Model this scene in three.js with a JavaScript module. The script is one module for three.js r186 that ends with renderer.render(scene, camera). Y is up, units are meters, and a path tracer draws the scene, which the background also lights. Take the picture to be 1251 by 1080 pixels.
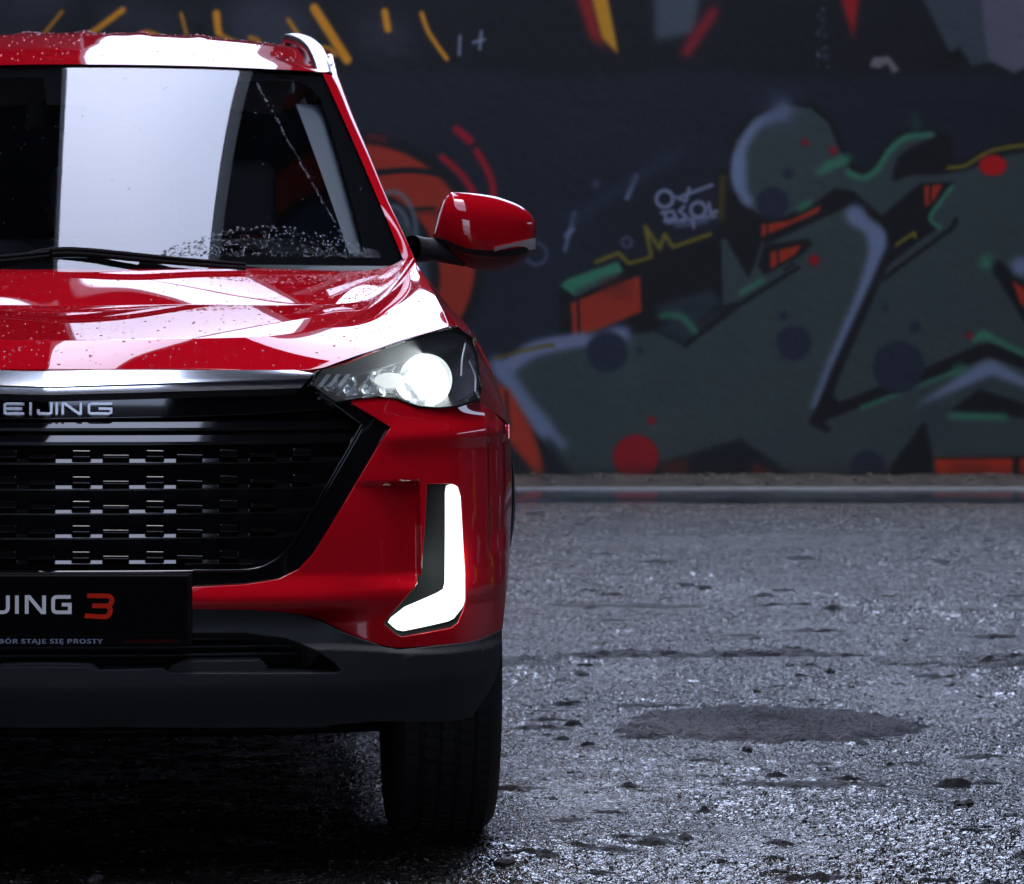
import * as THREE from 'three';
import { mergeGeometries, mergeVertices } from 'three/addons/utils/BufferGeometryUtils.js';
import { RoundedBoxGeometry } from 'three/addons/geometries/RoundedBoxGeometry.js';

// ---------------------------------------------------------------- camera, sky, sun, exposure
const scene = new THREE.Scene();
const PW = 1251, PH = 1080, FOCAL = 4655, CX = 224, CY = 273;       // photograph size, focal length in its pixels, principal point
const EYE = new THREE.Vector3(0.25, 1.245, 7);
const camera = new THREE.PerspectiveCamera(2 * Math.atan(PH / 2 / FOCAL) * 180 / Math.PI, PW / PH, 0.1, 500);
camera.position.copy(EYE);
camera.lookAt(EYE.x, EYE.y, -100);
camera.setViewOffset(PW, PH, PW / 2 - CX, PH / 2 - CY, PW, PH);     // a rising-front lens: verticals stay vertical
camera.focus = 7.35; camera.userData.fStop = 10;

const SKY = [0.80, 0.92, 1.29], SKY_GAIN = 5.0;
{
  const w = 512, h = 256, d = new Float32Array(w * h * 4);
  const cl = (x, y, z, o) => { let a = 0.5, v = 0, n = 0; for (let i = 0; i < o; i++) { v += a * (Math.sin(x * 1.7 + 1.3 * Math.sin(z * 1.3 + i)) * Math.sin(z * 1.5 + 1.7 * Math.sin(y * 1.1 + 2 * i)) * 0.5 + 0.5); n += a; a *= 0.55; x = x * 1.9 + 3.1; y = y * 1.9 + 1.7; z = z * 1.9 + 5.3; } return v / n; };
  for (let j = 0; j < h; j++) for (let i = 0; i < w; i++) {           // overcast: soft whiter and bluer stretches of cloud, a little brighter towards the zenith
    const el = ((j + 0.5) / h - 0.5) * Math.PI, az = ((i + 0.5) / w - 0.5) * 2 * Math.PI, up = Math.sin(el), k = (j * w + i) * 4;
    const q = cl(Math.cos(el) * Math.cos(az) * 2.6, up * 2.6, Math.cos(el) * Math.sin(az) * 2.6, 4);
    const g = SKY_GAIN * (up > 0 ? (0.85 + 0.25 * up) * (0.62 + 0.72 * q) : 0.25), blue = 0.28 * (0.5 - q);
    d[k] = SKY[0] * g * (1 - blue); d[k + 1] = SKY[1] * g * (1 - 0.4 * blue); d[k + 2] = SKY[2] * g;
    d[k + 3] = 1;
  }
  const t = new THREE.DataTexture(d, w, h, THREE.RGBAFormat, THREE.FloatType);
  t.mapping = THREE.EquirectangularReflectionMapping; t.magFilter = THREE.LinearFilter; t.minFilter = THREE.LinearFilter; t.needsUpdate = true;
  scene.background = t; scene.environment = t;
}
const sun = new THREE.DirectionalLight(0xfff4e6, 1.4);
sun.position.set(0.2, 20, -0.2); sun.target.position.set(0.1, 0, -1.2);
sun.castShadow = true; sun.shadow.radius = 30; sun.shadow.mapSize.set(2048, 2048);
Object.assign(sun.shadow.camera, { left: -14, right: 14, top: 14, bottom: -14, near: 1, far: 60 });
scene.add(sun, sun.target);

const renderer = new THREE.WebGLRenderer();
renderer.toneMapping = THREE.LinearToneMapping;
renderer.toneMappingExposure = 1.0;
renderer.shadowMap.enabled = true;

// ---------------------------------------------------------------- helpers
let seed = 20240611;
const rnd = () => { seed = (seed + 0x6D2B79F5) | 0; let t = Math.imul(seed ^ (seed >>> 15), 1 | seed); t = (t + Math.imul(t ^ (t >>> 7), 61 | t)) ^ t; return ((t ^ (t >>> 14)) >>> 0) / 4294967296; };
const rr = (a, b) => a + (b - a) * rnd();
const V = (x, y, z) => new THREE.Vector3(x, y, z);
const clamp = (x, a, b) => Math.min(b, Math.max(a, x));
const sst = (a, b, x) => { const t = clamp((x - a) / (b - a), 0, 1); return t * t * (3 - 2 * t); };
const lerp = (a, b, t) => a + (b - a) * t;
const hash2 = (ix, iy) => { let h = Math.imul(ix, 374761393) ^ Math.imul(iy, 668265263); h = Math.imul(h ^ (h >>> 13), 1274126177); return ((h ^ (h >>> 16)) >>> 0) / 4294967296; };
function noise(x, y) {
  const ix = Math.floor(x), iy = Math.floor(y), fx = x - ix, fy = y - iy;
  const u = fx * fx * (3 - 2 * fx), v = fy * fy * (3 - 2 * fy);
  return lerp(lerp(hash2(ix, iy), hash2(ix + 1, iy), u), lerp(hash2(ix, iy + 1), hash2(ix + 1, iy + 1), u), v);
}
function noiseT(x, y, p) {                                           // periodic
  const ix = Math.floor(x), iy = Math.floor(y), fx = x - ix, fy = y - iy, m = (k) => ((k % p) + p) % p;
  const u = fx * fx * (3 - 2 * fx), v = fy * fy * (3 - 2 * fy);
  return lerp(lerp(hash2(m(ix), m(iy)), hash2(m(ix + 1), m(iy)), u), lerp(hash2(m(ix), m(iy + 1)), hash2(m(ix + 1), m(iy + 1)), u), v);
}
const fbm = (x, y, o = 4) => { let a = 0.5, s = 0, n = 0; for (let i = 0; i < o; i++) { s += a * noise(x, y); n += a; x = x * 2.03 + 17.1; y = y * 2.03 + 9.7; a *= 0.5; } return s / n; };
function table(xs, ys) {                                             // monotone cubic through a table
  const n = xs.length, d = [], m = [];
  for (let i = 0; i < n - 1; i++) d.push((ys[i + 1] - ys[i]) / (xs[i + 1] - xs[i]));
  for (let i = 0; i < n; i++) m.push(i === 0 ? d[0] : i === n - 1 ? d[n - 2] : d[i - 1] * d[i] <= 0 ? 0 : 2 * d[i - 1] * d[i] / (d[i - 1] + d[i]));
  return (x) => {
    if (x <= xs[0]) return ys[0] + (x - xs[0]) * m[0];
    if (x >= xs[n - 1]) return ys[n - 1] + (x - xs[n - 1]) * m[n - 1];
    let i = 0; while (x > xs[i + 1]) i++;
    const h = xs[i + 1] - xs[i], t = (x - xs[i]) / h, t2 = t * t, t3 = t2 * t;
    return ys[i] * (2 * t3 - 3 * t2 + 1) + m[i] * h * (t3 - 2 * t2 + t) + ys[i + 1] * (3 * t2 - 2 * t3) + m[i + 1] * h * (t3 - t2);
  };
}
const counts = {};
const numbered = (n) => { const k = counts[n] = (counts[n] ?? -1) + 1; return k ? `${n}_${String(k).padStart(3, '0')}` : n; };
const shade = (m) => { m.castShadow = m.receiveShadow = true; return m; };
function part(name, geo, mat, parent) { const m = shade(new THREE.Mesh(geo, mat)); m.name = name; parent.add(m); return m; }
function top(name, geo, mat, data) { const m = shade(new THREE.Mesh(geo, mat)); m.name = numbered(name); Object.assign(m.userData, data); scene.add(m); return m; }
// a measured point of the photograph (pixel) at distance z along the car -> metres
const P = (px, py, z) => { const d = EYE.z - z; return V(EYE.x + (px - CX) * d / FOCAL, EYE.y - (py - CY) * d / FOCAL, z); };
function flip(g) {                                                   // mirror image about the car's middle
  const o = g.clone(), p = o.attributes.position, n = o.attributes.normal;
  for (let i = 0; i < p.count; i++) { p.setX(i, -p.getX(i)); if (n) n.setX(i, -n.getX(i)); }
  const ix = o.index; if (ix) for (let i = 0; i < ix.count; i += 3) { const a = ix.getX(i + 1); ix.setX(i + 1, ix.getX(i + 2)); ix.setX(i + 2, a); }
  return o;
}
function join(list) {
  return mergeGeometries(list.map((g) => { const o = g.index ? g.toNonIndexed() : g.clone(); for (const k of Object.keys(o.attributes)) if (!['position', 'normal', 'uv'].includes(k)) o.deleteAttribute(k); if (!o.attributes.uv) o.setAttribute('uv', new THREE.BufferAttribute(new Float32Array(o.attributes.position.count * 2), 2)); return o; }));
}
function gridGeo(fn, nu, nv, us, vs) {                               // fn(u, v) -> Vector3, smooth normals
  const pos = [], uv = [], idx = [];
  us ??= Array.from({ length: nu + 1 }, (_, i) => i / nu); vs ??= Array.from({ length: nv + 1 }, (_, i) => i / nv);
  for (const v of vs) for (const u of us) { const p = fn(u, v); pos.push(p.x, p.y, p.z); uv.push(u, v); }
  const w = us.length;
  for (let j = 0; j < vs.length - 1; j++) for (let i = 0; i < w - 1; i++) { const a = j * w + i; idx.push(a, a + 1, a + w, a + 1, a + w + 1, a + w); }
  const g = new THREE.BufferGeometry();
  g.setAttribute('position', new THREE.Float32BufferAttribute(pos, 3)); g.setAttribute('uv', new THREE.Float32BufferAttribute(uv, 2)); g.setIndex(idx); g.computeVertexNormals();
  return g;
}
// a curve through points; a point with .c === true is a corner
function spline(pts, n) {
  const N = pts.length, out = [], tan = (i, side) => {
    if (i === 0) return pts[1].clone().sub(pts[0]); if (i === N - 1) return pts[N - 1].clone().sub(pts[N - 2]);
    if (pts[i].c) return side < 0 ? pts[i].clone().sub(pts[i - 1]) : pts[i + 1].clone().sub(pts[i]);
    return pts[i + 1].clone().sub(pts[i - 1]).multiplyScalar(0.5);
  };
  return (t) => {
    const s = clamp(t, 0, 1) * (N - 1), i = Math.min(N - 2, Math.floor(s)), f = s - i, f2 = f * f, f3 = f2 * f;
    return pts[i].clone().multiplyScalar(2 * f3 - 3 * f2 + 1).addScaledVector(tan(i, 1), f3 - 2 * f2 + f).addScaledVector(pts[i + 1], 3 * f2 - 2 * f3).addScaledVector(tan(i + 1, -1), f3 - f2);
  };
}
function smooth3(pts) {                                               // natural cubic through points: curvature stays continuous
  const n = pts.length, dims = ['x', 'y', 'z'], M2 = {};
  for (const k of dims) {
    const b = [], d = []; for (let i = 1; i < n - 1; i++) { b.push(4); d.push(6 * (pts[i - 1][k] - 2 * pts[i][k] + pts[i + 1][k])); }
    for (let i = 1; i < b.length; i++) { const w = 1 / b[i - 1]; b[i] -= w; d[i] -= w * d[i - 1]; }
    const m = Array(n).fill(0); for (let i = b.length - 1; i >= 0; i--) m[i + 1] = (d[i] - m[i + 2]) / b[i]; M2[k] = m;
  }
  return (t) => { const s = clamp(t, 0, 1) * (n - 1), i = Math.min(n - 2, Math.floor(s)), f = s - i, g = 1 - f, o = V(0, 0, 0); for (const k of dims) o[k] = g * pts[i][k] + f * pts[i + 1][k] + ((g * g * g - g) * M2[k][i] + (f * f * f - f) * M2[k][i + 1]) / 6; return o; };
}
const corner = (v) => { v.c = true; return v; };
function smooth2(pts, per = 6) {                                     // closed or open outline smoothing in the plane, [u, v, 'corner'?]
  const s = spline(pts.map((p) => { const v = V(p[0], p[1], 0); v.c = !!p[2]; return v; }), 0), out = [], n = (pts.length - 1) * per;
  for (let i = 0; i <= n; i++) { const p = s(i / n); out.push([p.x, p.y]); }
  return out;
}
// a panel: an outline in (u, v) laid on the surface map(u, v), with rounded rim and thickness
function panel(outline, map, { holes = [], size = 0.02, t = 0.012, r = 0.0015, facing = V(0, 0, 1), dir = null } = {}) {
  const prep = (c) => { const q = c.map((p) => new THREE.Vector2(p[0], p[1])); if (q[0].distanceTo(q[q.length - 1]) < 1e-6) q.pop(); return q; };
  const c0 = prep(outline), hs = holes.map(prep);
  if (THREE.ShapeUtils.isClockWise(c0)) c0.reverse();
  for (const h of hs) if (!THREE.ShapeUtils.isClockWise(h)) h.reverse();
  let tri = THREE.ShapeUtils.triangulateShape(c0, hs), uv = [c0, ...hs].flat().map((p) => [p.x, p.y]);
  let pos = uv.map((p) => map(p[0], p[1]));
  for (let it = 0; it < 14; it++) {
    const mid = new Map(), next = []; let split = false;
    const m = (a, b) => {
      const k = a < b ? a * 1e6 + b : b * 1e6 + a; if (mid.has(k)) return mid.get(k);
      let v = -1; if (pos[a].distanceTo(pos[b]) > size) { const q = [(uv[a][0] + uv[b][0]) / 2, (uv[a][1] + uv[b][1]) / 2]; v = uv.push(q) - 1; pos.push(map(q[0], q[1])); split = true; }
      mid.set(k, v); return v;
    };
    for (const [a, b, c] of tri) {
      const e = [m(a, b), m(b, c), m(c, a)], k = e.filter((x) => x >= 0).length;
      if (k === 0) next.push([a, b, c]);
      else if (k === 3) next.push([a, e[0], e[2]], [e[0], b, e[1]], [e[2], e[1], c], e);
      else if (k === 1) { const o = e[0] >= 0 ? [a, b, c, e[0]] : e[1] >= 0 ? [b, c, a, e[1]] : [c, a, b, e[2]]; next.push([o[0], o[3], o[2]], [o[3], o[1], o[2]]); }
      else { const o = e[2] < 0 ? [a, b, c, e[0], e[1]] : e[0] < 0 ? [b, c, a, e[1], e[2]] : [c, a, b, e[2], e[0]];   // edges o0-o1 and o1-o2 are split
        next.push([o[3], o[1], o[4]]);
        if (pos[o[0]].distanceTo(pos[o[4]]) < pos[o[3]].distanceTo(pos[o[2]])) next.push([o[0], o[3], o[4]], [o[0], o[4], o[2]]); else next.push([o[0], o[3], o[2]], [o[3], o[4], o[2]]); }
    }
    tri = next; if (!split) break;
  }
  const E = 6e-4, nrm = uv.map(([u, v]) => { const n = map(u + E, v).sub(map(u - E, v)).cross(map(u, v + E).sub(map(u, v - E))).normalize(); return n; });
  const sign = nrm.reduce((s, n) => s + n.dot(facing), 0) < 0 ? -1 : 1;
  if (sign < 0) { nrm.forEach((n) => n.negate()); tri = tri.map(([a, b, c]) => [a, c, b]); }
  const position = [], normal = [], uvs = [], index = [];
  const put = (p, n, q) => { position.push(p.x, p.y, p.z); normal.push(n.x, n.y, n.z); uvs.push(q[0], q[1]); return position.length / 3 - 1; };
  pos.forEach((p, i) => put(p, nrm[i], uv[i])); tri.forEach((f) => index.push(...f));
  const edge = new Map(); for (const [a, b, c] of tri) for (const [x, y] of [[a, b], [b, c], [c, a]]) edge.set(x * 1e6 + y, [x, y]);
  const rim = [...edge.values()].filter(([x, y]) => !edge.has(y * 1e6 + x)), out = new Map();
  for (const [a, b] of rim) { const o = pos[b].clone().sub(pos[a]).cross(nrm[a]).normalize(); for (const k of [a, b]) out.set(k, (out.get(k) ?? V(0, 0, 0)).add(o)); }
  const ring = new Map();
  for (const [k, o] of out) {
    o.normalize(); const n = nrm[k], p = pos[k];
    ring.set(k, [k, put(p.clone().addScaledVector(o, r * 0.7).addScaledVector(n, -r * 0.3), n.clone().add(o).normalize(), uv[k]), put(p.clone().addScaledVector(o, r).addScaledVector(n, -r), o, uv[k]), put(dir ? p.clone().addScaledVector(o, r).addScaledVector(dir, t) : p.clone().addScaledVector(o, r).addScaledVector(n, -t), o, uv[k])]);
  }
  for (const [a, b] of rim) { const A = ring.get(a), B = ring.get(b); for (let i = 0; i < 3; i++) index.push(A[i], A[i + 1], B[i], B[i], A[i + 1], B[i + 1]); }
  const g = new THREE.BufferGeometry();
  g.setAttribute('position', new THREE.Float32BufferAttribute(position, 3)); g.setAttribute('normal', new THREE.Float32BufferAttribute(normal, 3)); g.setAttribute('uv', new THREE.Float32BufferAttribute(uvs, 2)); g.setIndex(index);
  return g;
}
// a bar of given profile [[a, b], ...] swept along points; a lies along `side`, b along `up`
function sweep(path, profile, { up = V(0, 1, 0), scale = () => 1, caps = true, flat = false, open = false } = {}) {
  if (flat) return join(profile.map((p, j) => sweep(path, [p, profile[(j + 1) % profile.length]], { up, scale, caps: false, open: true })));
  const pos = [], idx = [], n = profile.length, m = path.length;
  path.forEach((p, i) => {
    const d = path[Math.min(m - 1, i + 1)].clone().sub(path[Math.max(0, i - 1)]).normalize(), s = d.clone().cross(up).normalize(), u = s.clone().cross(d), k = scale(i / (m - 1));
    for (const [a, b] of profile) { const q = p.clone().addScaledVector(s, a * k).addScaledVector(u, b * k); pos.push(q.x, q.y, q.z); }
  });
  for (let i = 0; i < m - 1; i++) for (let j = 0; j < (open ? 1 : n); j++) { const a = i * n + j, b = i * n + (j + 1) % n; idx.push(a, b, a + n, b, b + n, a + n); }
  let g = new THREE.BufferGeometry(); g.setAttribute('position', new THREE.Float32BufferAttribute(pos, 3)); g.setIndex(idx); g.computeVertexNormals();
  if (caps) {
    g = g.toNonIndexed();
    const q = [...g.attributes.position.array], nn = [...g.attributes.normal.array];
    for (const e of [0, m - 1]) {
      const c = V(0, 0, 0); for (let j = 0; j < n; j++) c.add(V(pos[(e * n + j) * 3], pos[(e * n + j) * 3 + 1], pos[(e * n + j) * 3 + 2])); c.divideScalar(n);
      const d = path[e ? m - 1 : 1].clone().sub(path[e ? m - 2 : 0]).normalize().multiplyScalar(e ? 1 : -1);
      for (let j = 0; j < n; j++) { const a = (e * n + j) * 3, b = (e * n + (j + 1) % n) * 3, f = e ? [a, b] : [b, a]; q.push(c.x, c.y, c.z, ...pos.slice(f[0], f[0] + 3), ...pos.slice(f[1], f[1] + 3)); for (let k = 0; k < 3; k++) nn.push(d.x, d.y, d.z); }
    }
    g = new THREE.BufferGeometry(); g.setAttribute('position', new THREE.Float32BufferAttribute(q, 3)); g.setAttribute('normal', new THREE.Float32BufferAttribute(nn, 3));
  }
  g.setAttribute('uv', new THREE.BufferAttribute(new Float32Array(g.attributes.position.count * 2), 2));
  return g;
}
const oval = (a, b, n = 12, e = 1) => Array.from({ length: n }, (_, i) => { const t = i / n * 2 * Math.PI, c = Math.cos(t), s = Math.sin(t); return [a * Math.sign(c) * Math.abs(c) ** e, b * Math.sign(s) * Math.abs(s) ** e]; });
function dataTex(n, fn, srgb) {                                      // n x n, fn(i, j) -> value or [r, g, b]
  const d = new Uint8Array(n * n * 4);
  for (let j = 0; j < n; j++) for (let i = 0; i < n; i++) { const v = fn(i, j), k = (j * n + i) * 4; if (typeof v === 'number') d[k] = d[k + 1] = d[k + 2] = clamp(v, 0, 1) * 255; else for (let c = 0; c < 3; c++) d[k + c] = clamp(v[c], 0, 1) * 255; d[k + 3] = 255; }
  const t = new THREE.DataTexture(d, n, n); t.wrapS = t.wrapT = THREE.RepeatWrapping; t.magFilter = THREE.LinearFilter; t.minFilter = THREE.LinearMipmapLinearFilter; if (srgb) t.colorSpace = THREE.SRGBColorSpace; t.needsUpdate = true;
  return t;
}
const lin = (r, g, b) => new THREE.Color().setRGB(r, g, b);
const std = (color, roughness, metalness = 0, more = {}) => new THREE.MeshPhysicalMaterial({ color, roughness, metalness, ...more });

// ---------------------------------------------------------------- materials
const plasticGrain = dataTex(256, (i, j) => 0.5 * noiseT(i / 4, j / 4, 64) + 0.5 * noiseT(i / 2, j / 2, 128));
plasticGrain.repeat.set(8, 8);
const M = {
  paint: std(lin(0.47, 0.003, 0.011), 0.45, 0, { specularIntensity: 0, clearcoat: 1, clearcoatRoughness: 0.015, side: THREE.DoubleSide }),
  gloss: std(lin(0.004, 0.004, 0.005), 0.06),
  trim: std(lin(0.025, 0.026, 0.029), 0.55, 0, { specularIntensity: 0.5, bumpMap: plasticGrain, bumpScale: 0.0004 }),
  dark: std(lin(0.006, 0.006, 0.007), 0.8, 0, { specularIntensity: 0.3 }),
  rubber: std(lin(0.013, 0.013, 0.014), 0.75),
  chrome: std(lin(0.82, 0.84, 0.88), 0.12, 1),
  badge: std(lin(0.75, 0.78, 0.85), 0.3, 0.35),
  satin: std(lin(0.72, 0.74, 0.77), 0.28, 1),
  reflector: std(lin(0.6, 0.63, 0.66), 0.3, 1),
  glass: std(lin(0.90, 0.95, 0.96), 0, 0, { transmission: 1, thickness: 0, ior: 1.42 }),
  tint: std(lin(0.035, 0.037, 0.042), 0, 0, { transmission: 1, thickness: 0, ior: 1.6 }),
  lens: std(lin(0.97, 0.98, 1), 0.36, 0, { transmission: 1, thickness: 0, ior: 1.45 }),
  fabric: std(lin(0.12, 0.127, 0.145), 0.9),
  liner: std(lin(0.13, 0.14, 0.165), 0.95),
  water: std(lin(0.97, 0.98, 1), 0, 0, { transmission: 1, thickness: 0.002, ior: 1.33 }),
  lamp: new THREE.MeshStandardMaterial({ color: 0x222222, emissive: lin(0.95, 1.0, 1.0), emissiveIntensity: 8 }),
  drl: new THREE.MeshStandardMaterial({ color: 0x888888, emissive: lin(0.92, 1.0, 0.97), emissiveIntensity: 1.7 }),
  bar: std(lin(0.75, 0.78, 0.8), 0.15, 0, { clearcoat: 1 }),
};

// ---------------------------------------------------------------- ground
const KERB_Z = -10.66, WALL_Z = -11.47, KERB_H = 0.022;
const MUD = [[-3.95, 1.75, 0.62, 0.12, 0.024], [-3.8, 1.0, 0.5, 0.20, 0.018], [-3.75, 2.6, 0.5, 0.25, 0.018], [-7.9, 2.7, 1.5, 0.40, 0.018], [-1.35, 1.0, 0.35, 0.05, 0.012], [-1.45, 1.6, 0.4, 0.07, 0.012], [-2.75, 0.98, 0.11, 0.06, 0.020], [-6.6, 3.6, 0.8, 0.5, 0.018], [-0.75, 1.2, 0.3, 0.04, 0.010], [-5.4, 1.7, 0.5, 0.10, 0.012]];
function mud(x, z) { let s = 0; for (const [mz, mx, wx, wz, h] of MUD) { const a = (x - mx) / wx, b = (z - mz - 0.05 * Math.sin(x * 5 + mz)) / wz, q = a * a + b * b; if (q < 6) s += 1.7 * h * Math.exp(-q) * (0.35 + 1.3 * noise(x * 9 + mz, z * 14)); } return s; }
const PATCH = [1.70, -2.42, 0.36, 0.30];
function groundHeight(x, z) {
  const fade = sst(KERB_Z + 0.5, KERB_Z + 1.3, z);
  let h = 0.014 * (fbm(x * 1.1, z * 1.1, 3) - 0.5);
  const wet = sst(0.40, 0.62, fbm(x * 0.9 + 7, z * 0.55 + 3, 3)), rugged = 0.55 + 0.7 * wet;    // smoother sheets between rugged stretches
  h += 0.013 * (fbm(x * 7, z * 11, 2) - 0.5) * rugged + 0.006 * (noise(x * 22 + 9, z * 20) - 0.5) * rugged;
  const g = noise(x * 46 + 3, z * 70), g2 = noise(x * 105, z * 135 + 5), g3 = noise(x * 190 + 2, z * 210);
  h += ((0.0046 * g * g + 0.0028 * g2 * g2 + 0.0016 * g3)) * rugged * (0.6 + 0.8 * noise(x * 3 + 40, z * 5));
  h *= 0.05 + 0.95 * fade;
  const px = (x - PATCH[0]) / PATCH[2], pz = (z - PATCH[1]) / PATCH[3], q = px * px + pz * pz;
  if (q < 1.6) h = lerp(0.004, h, sst(0.8, 1.25, q));
  const wz = (z + 0.87) / 0.2, wx = (x - 0.79) / 0.16; if (wz * wz < 4 && wx * wx < 4) h = lerp(h, 0.0, Math.exp(-wz * wz - wx * wx));
  return h;
}
{
  const xs = [-120, -60, -30, -14, -8, -5, -3.4, -2.4, -1.7], zs = [];
  for (let x = -1.2; x < 0.5; x += 0.012) xs.push(x);
  for (let i = 0; i <= 820; i++) xs.push(0.5 + 4.8 * Math.pow(i / 820, 1.25));
  xs.push(5.5, 5.9, 6.6, 8, 11, 16, 30, 60, 120);
  for (const z of [-150, -80, -40, -24, -16, -12.5, -11.6]) zs.push(z);
  for (let i = 0; i <= 980; i++) { const k = i / 980, inv = lerp(1 / 18.2, 1 / 6.6, k); zs.push(7 - 1 / inv); }
  for (const z of [0.55, 0.75, 1, 1.4, 2, 3, 5, 8, 14, 24, 40, 80, 150]) zs.push(z);
  const nx = xs.length, nz = zs.length, pos = new Float32Array(nx * nz * 3), uv = new Float32Array(nx * nz * 2), idx = new Uint32Array((nx - 1) * (nz - 1) * 6);
  for (let j = 0; j < nz; j++) for (let i = 0; i < nx; i++) {
    const k = j * nx + i, x = xs[i], z = zs[j];
    const near = x > -3 && x < 8 && z > -12 && z < 2;
    pos[k * 3] = x; pos[k * 3 + 1] = near ? groundHeight(x, z) : 0; pos[k * 3 + 2] = z; uv[k * 2] = x; uv[k * 2 + 1] = z;
  }
  let q = 0; for (let j = 0; j < nz - 1; j++) for (let i = 0; i < nx - 1; i++) { const a = j * nx + i; idx[q++] = a; idx[q++] = a + nx; idx[q++] = a + 1; idx[q++] = a + 1; idx[q++] = a + nx; idx[q++] = a + nx + 1; }
  const g = new THREE.BufferGeometry(); g.setAttribute('position', new THREE.BufferAttribute(pos, 3)); g.setAttribute('uv', new THREE.BufferAttribute(uv, 2)); g.setIndex(new THREE.BufferAttribute(idx, 1)); g.computeVertexNormals();
  const N = 1024;
  const bump = dataTex(N, (i, j) => { const a = noiseT(i / 16, j / 16, 64), b = noiseT(i / 8 + 0.3, j / 8, 128), c = noiseT(i / 4, j / 4 + 0.5, 256); return 0.45 * a * a + 0.35 * b + 0.25 * c * c; });
  const soil = dataTex(N, (i, j) => { const a = noiseT(i / 64, j / 64, 16), b = noiseT(i / 16, j / 16, 64), c = noiseT(i / 4, j / 4, 256), v = 0.07 + 0.10 * a + 0.08 * b + 0.09 * c; return [v * 1.08, v, v * 0.90]; }, true);
  const rough = dataTex(N, (i, j) => { const a = noiseT(i / 128, j / 128, 8), b = noiseT(i / 32, j / 32, 32), c = noiseT(i / 8, j / 8, 128); const w = 0.5 * a + 0.3 * b + 0.2 * c; return 0.07 + 0.20 * sst(0.45, 0.78, w); });
  for (const [t, s] of [[bump, 0.8], [soil, 1.7], [rough, 2.9]]) t.repeat.set(1 / s, 1 / s);
  const mudM = std(lin(0.035, 0.031, 0.028), 0.6, 0, { bumpMap: bump, bumpScale: 0.014 });
  top('ground', g, std(lin(1, 1, 1), 1, 0, { map: soil, roughnessMap: rough, bumpMap: bump, bumpScale: 0.012, ior: 1.75 }), { kind: 'structure' });
  // smooth wet gutter along the kerb
  const gg = gridGeo((u, v) => { const x = lerp(-9, 8, u), z = lerp(KERB_Z + 0.02, KERB_Z + 0.62 + 0.12 * noise(x * 2.2, 3), v); return V(x, 0.0105 + 0.002 * noise(x * 3, z * 3) - 0.012 * sst(0.75, 1, v) * noise(x * 9, z * 9), z); }, 500, 20);
  if (gg.attributes.normal.getY(600) < 0) { const ix = gg.index; for (let i = 0; i < ix.count; i += 3) { const a = ix.getX(i + 1); ix.setX(i + 1, ix.getX(i + 2)); ix.setX(i + 2, a); } gg.computeVertexNormals(); }
  top('gutter', gg, std(lin(0.02, 0.022, 0.028), 0.09, 0, { bumpMap: bump, bumpScale: 0.0004 }), { kind: 'structure' });
  // low ridges of dull mud
  const clumps = []; for (let i = 0; i < 120; i++) { const d = 1 / lerp(1 / 16.5, 1 / 6.9, rnd()), z = 7 - d; clumps.push([z, EYE.x + (rr(640, 1260) - CX) * d / FOCAL, rr(0.02, 0.02 + 0.13 * rnd()) * (0.6 + d / 14), rr(0.015, 0.055) * (0.6 + d / 14), rr(0.009, 0.018)]); }
  const small = [];
  [...MUD, ...clumps].forEach(([mz, mx, wx, wz, hh], mi) => {
    const mg = gridGeo((u, v) => { const a = u * 2 - 1, b = v * 2 - 1, x = mx + a * wx * 1.3, z = mz + b * wz * 1.3 + 0.06 * (noise(x * 3 + mz, 2) - 0.5), q = a * a + b * b; const n = 0.36 * noise(x * 7 + mz, z * 16) + 0.34 * noise(x * 26, z * 50) + 0.3 * noise(x * 80, z * 120); return V(x, groundHeight(x, z) - 0.004 + hh * (1.9 * n * Math.exp(-1.6 * q) - 0.62 + 0.25 * Math.exp(-2 * q)), z); }, Math.round(12 + wx * 160), Math.round(14 + wz * 220));
    if (mg.attributes.normal.getY(50) < 0) { const ix = mg.index; for (let i = 0; i < ix.count; i += 3) { const a = ix.getX(i + 1); ix.setX(i + 1, ix.getX(i + 2)); ix.setX(i + 2, a); } mg.computeVertexNormals(); }
    if (mi < MUD.length) top('mud', mg, mudM, { kind: 'structure' }); else small.push(mg);
  });
  top('mud_clumps', join(small), mudM, { kind: 'stuff' });
  // round patch of grey gravelly asphalt
  const pg = gridGeo((u, v) => { const a = v * 2 * Math.PI, r = u * (1 + 0.05 * Math.sin(3 * a + 1) + 0.03 * Math.sin(7 * a) + 0.16 * sst(0.6, 1, u) * (noise(5 + 9 * Math.cos(a), 5 + 9 * Math.sin(a)) - 0.5) + 0.12 * sst(0.7, 1, u) * (noise(40 + 30 * Math.cos(a), 40 + 30 * Math.sin(a)) - 0.5)); const x = PATCH[0] + PATCH[2] * r * Math.cos(a), z = PATCH[1] + PATCH[3] * r * Math.sin(a); return V(x, 0.0075 + 0.012 * (1 - u * u) - 0.012 * sst(0.85, 1, u) + 0.009 * noise(x * 140, z * 140) ** 2 + 0.007 * noise(x * 60, z * 60), z); }, 70, 150);
  pg.computeVertexNormals();
  const pp = pg.attributes.position, nn = pg.attributes.normal; if (nn.getY(3000) < 0) { const ix = pg.index; for (let i = 0; i < ix.count; i += 3) { const a = ix.getX(i + 1); ix.setX(i + 1, ix.getX(i + 2)); ix.setX(i + 2, a); } pg.computeVertexNormals(); }
  top('ground_patch', pg, std(lin(0.17, 0.165, 0.17), 0.8, 0, { bumpMap: bump, bumpScale: 0.02 }), { kind: 'structure' });
}

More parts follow.
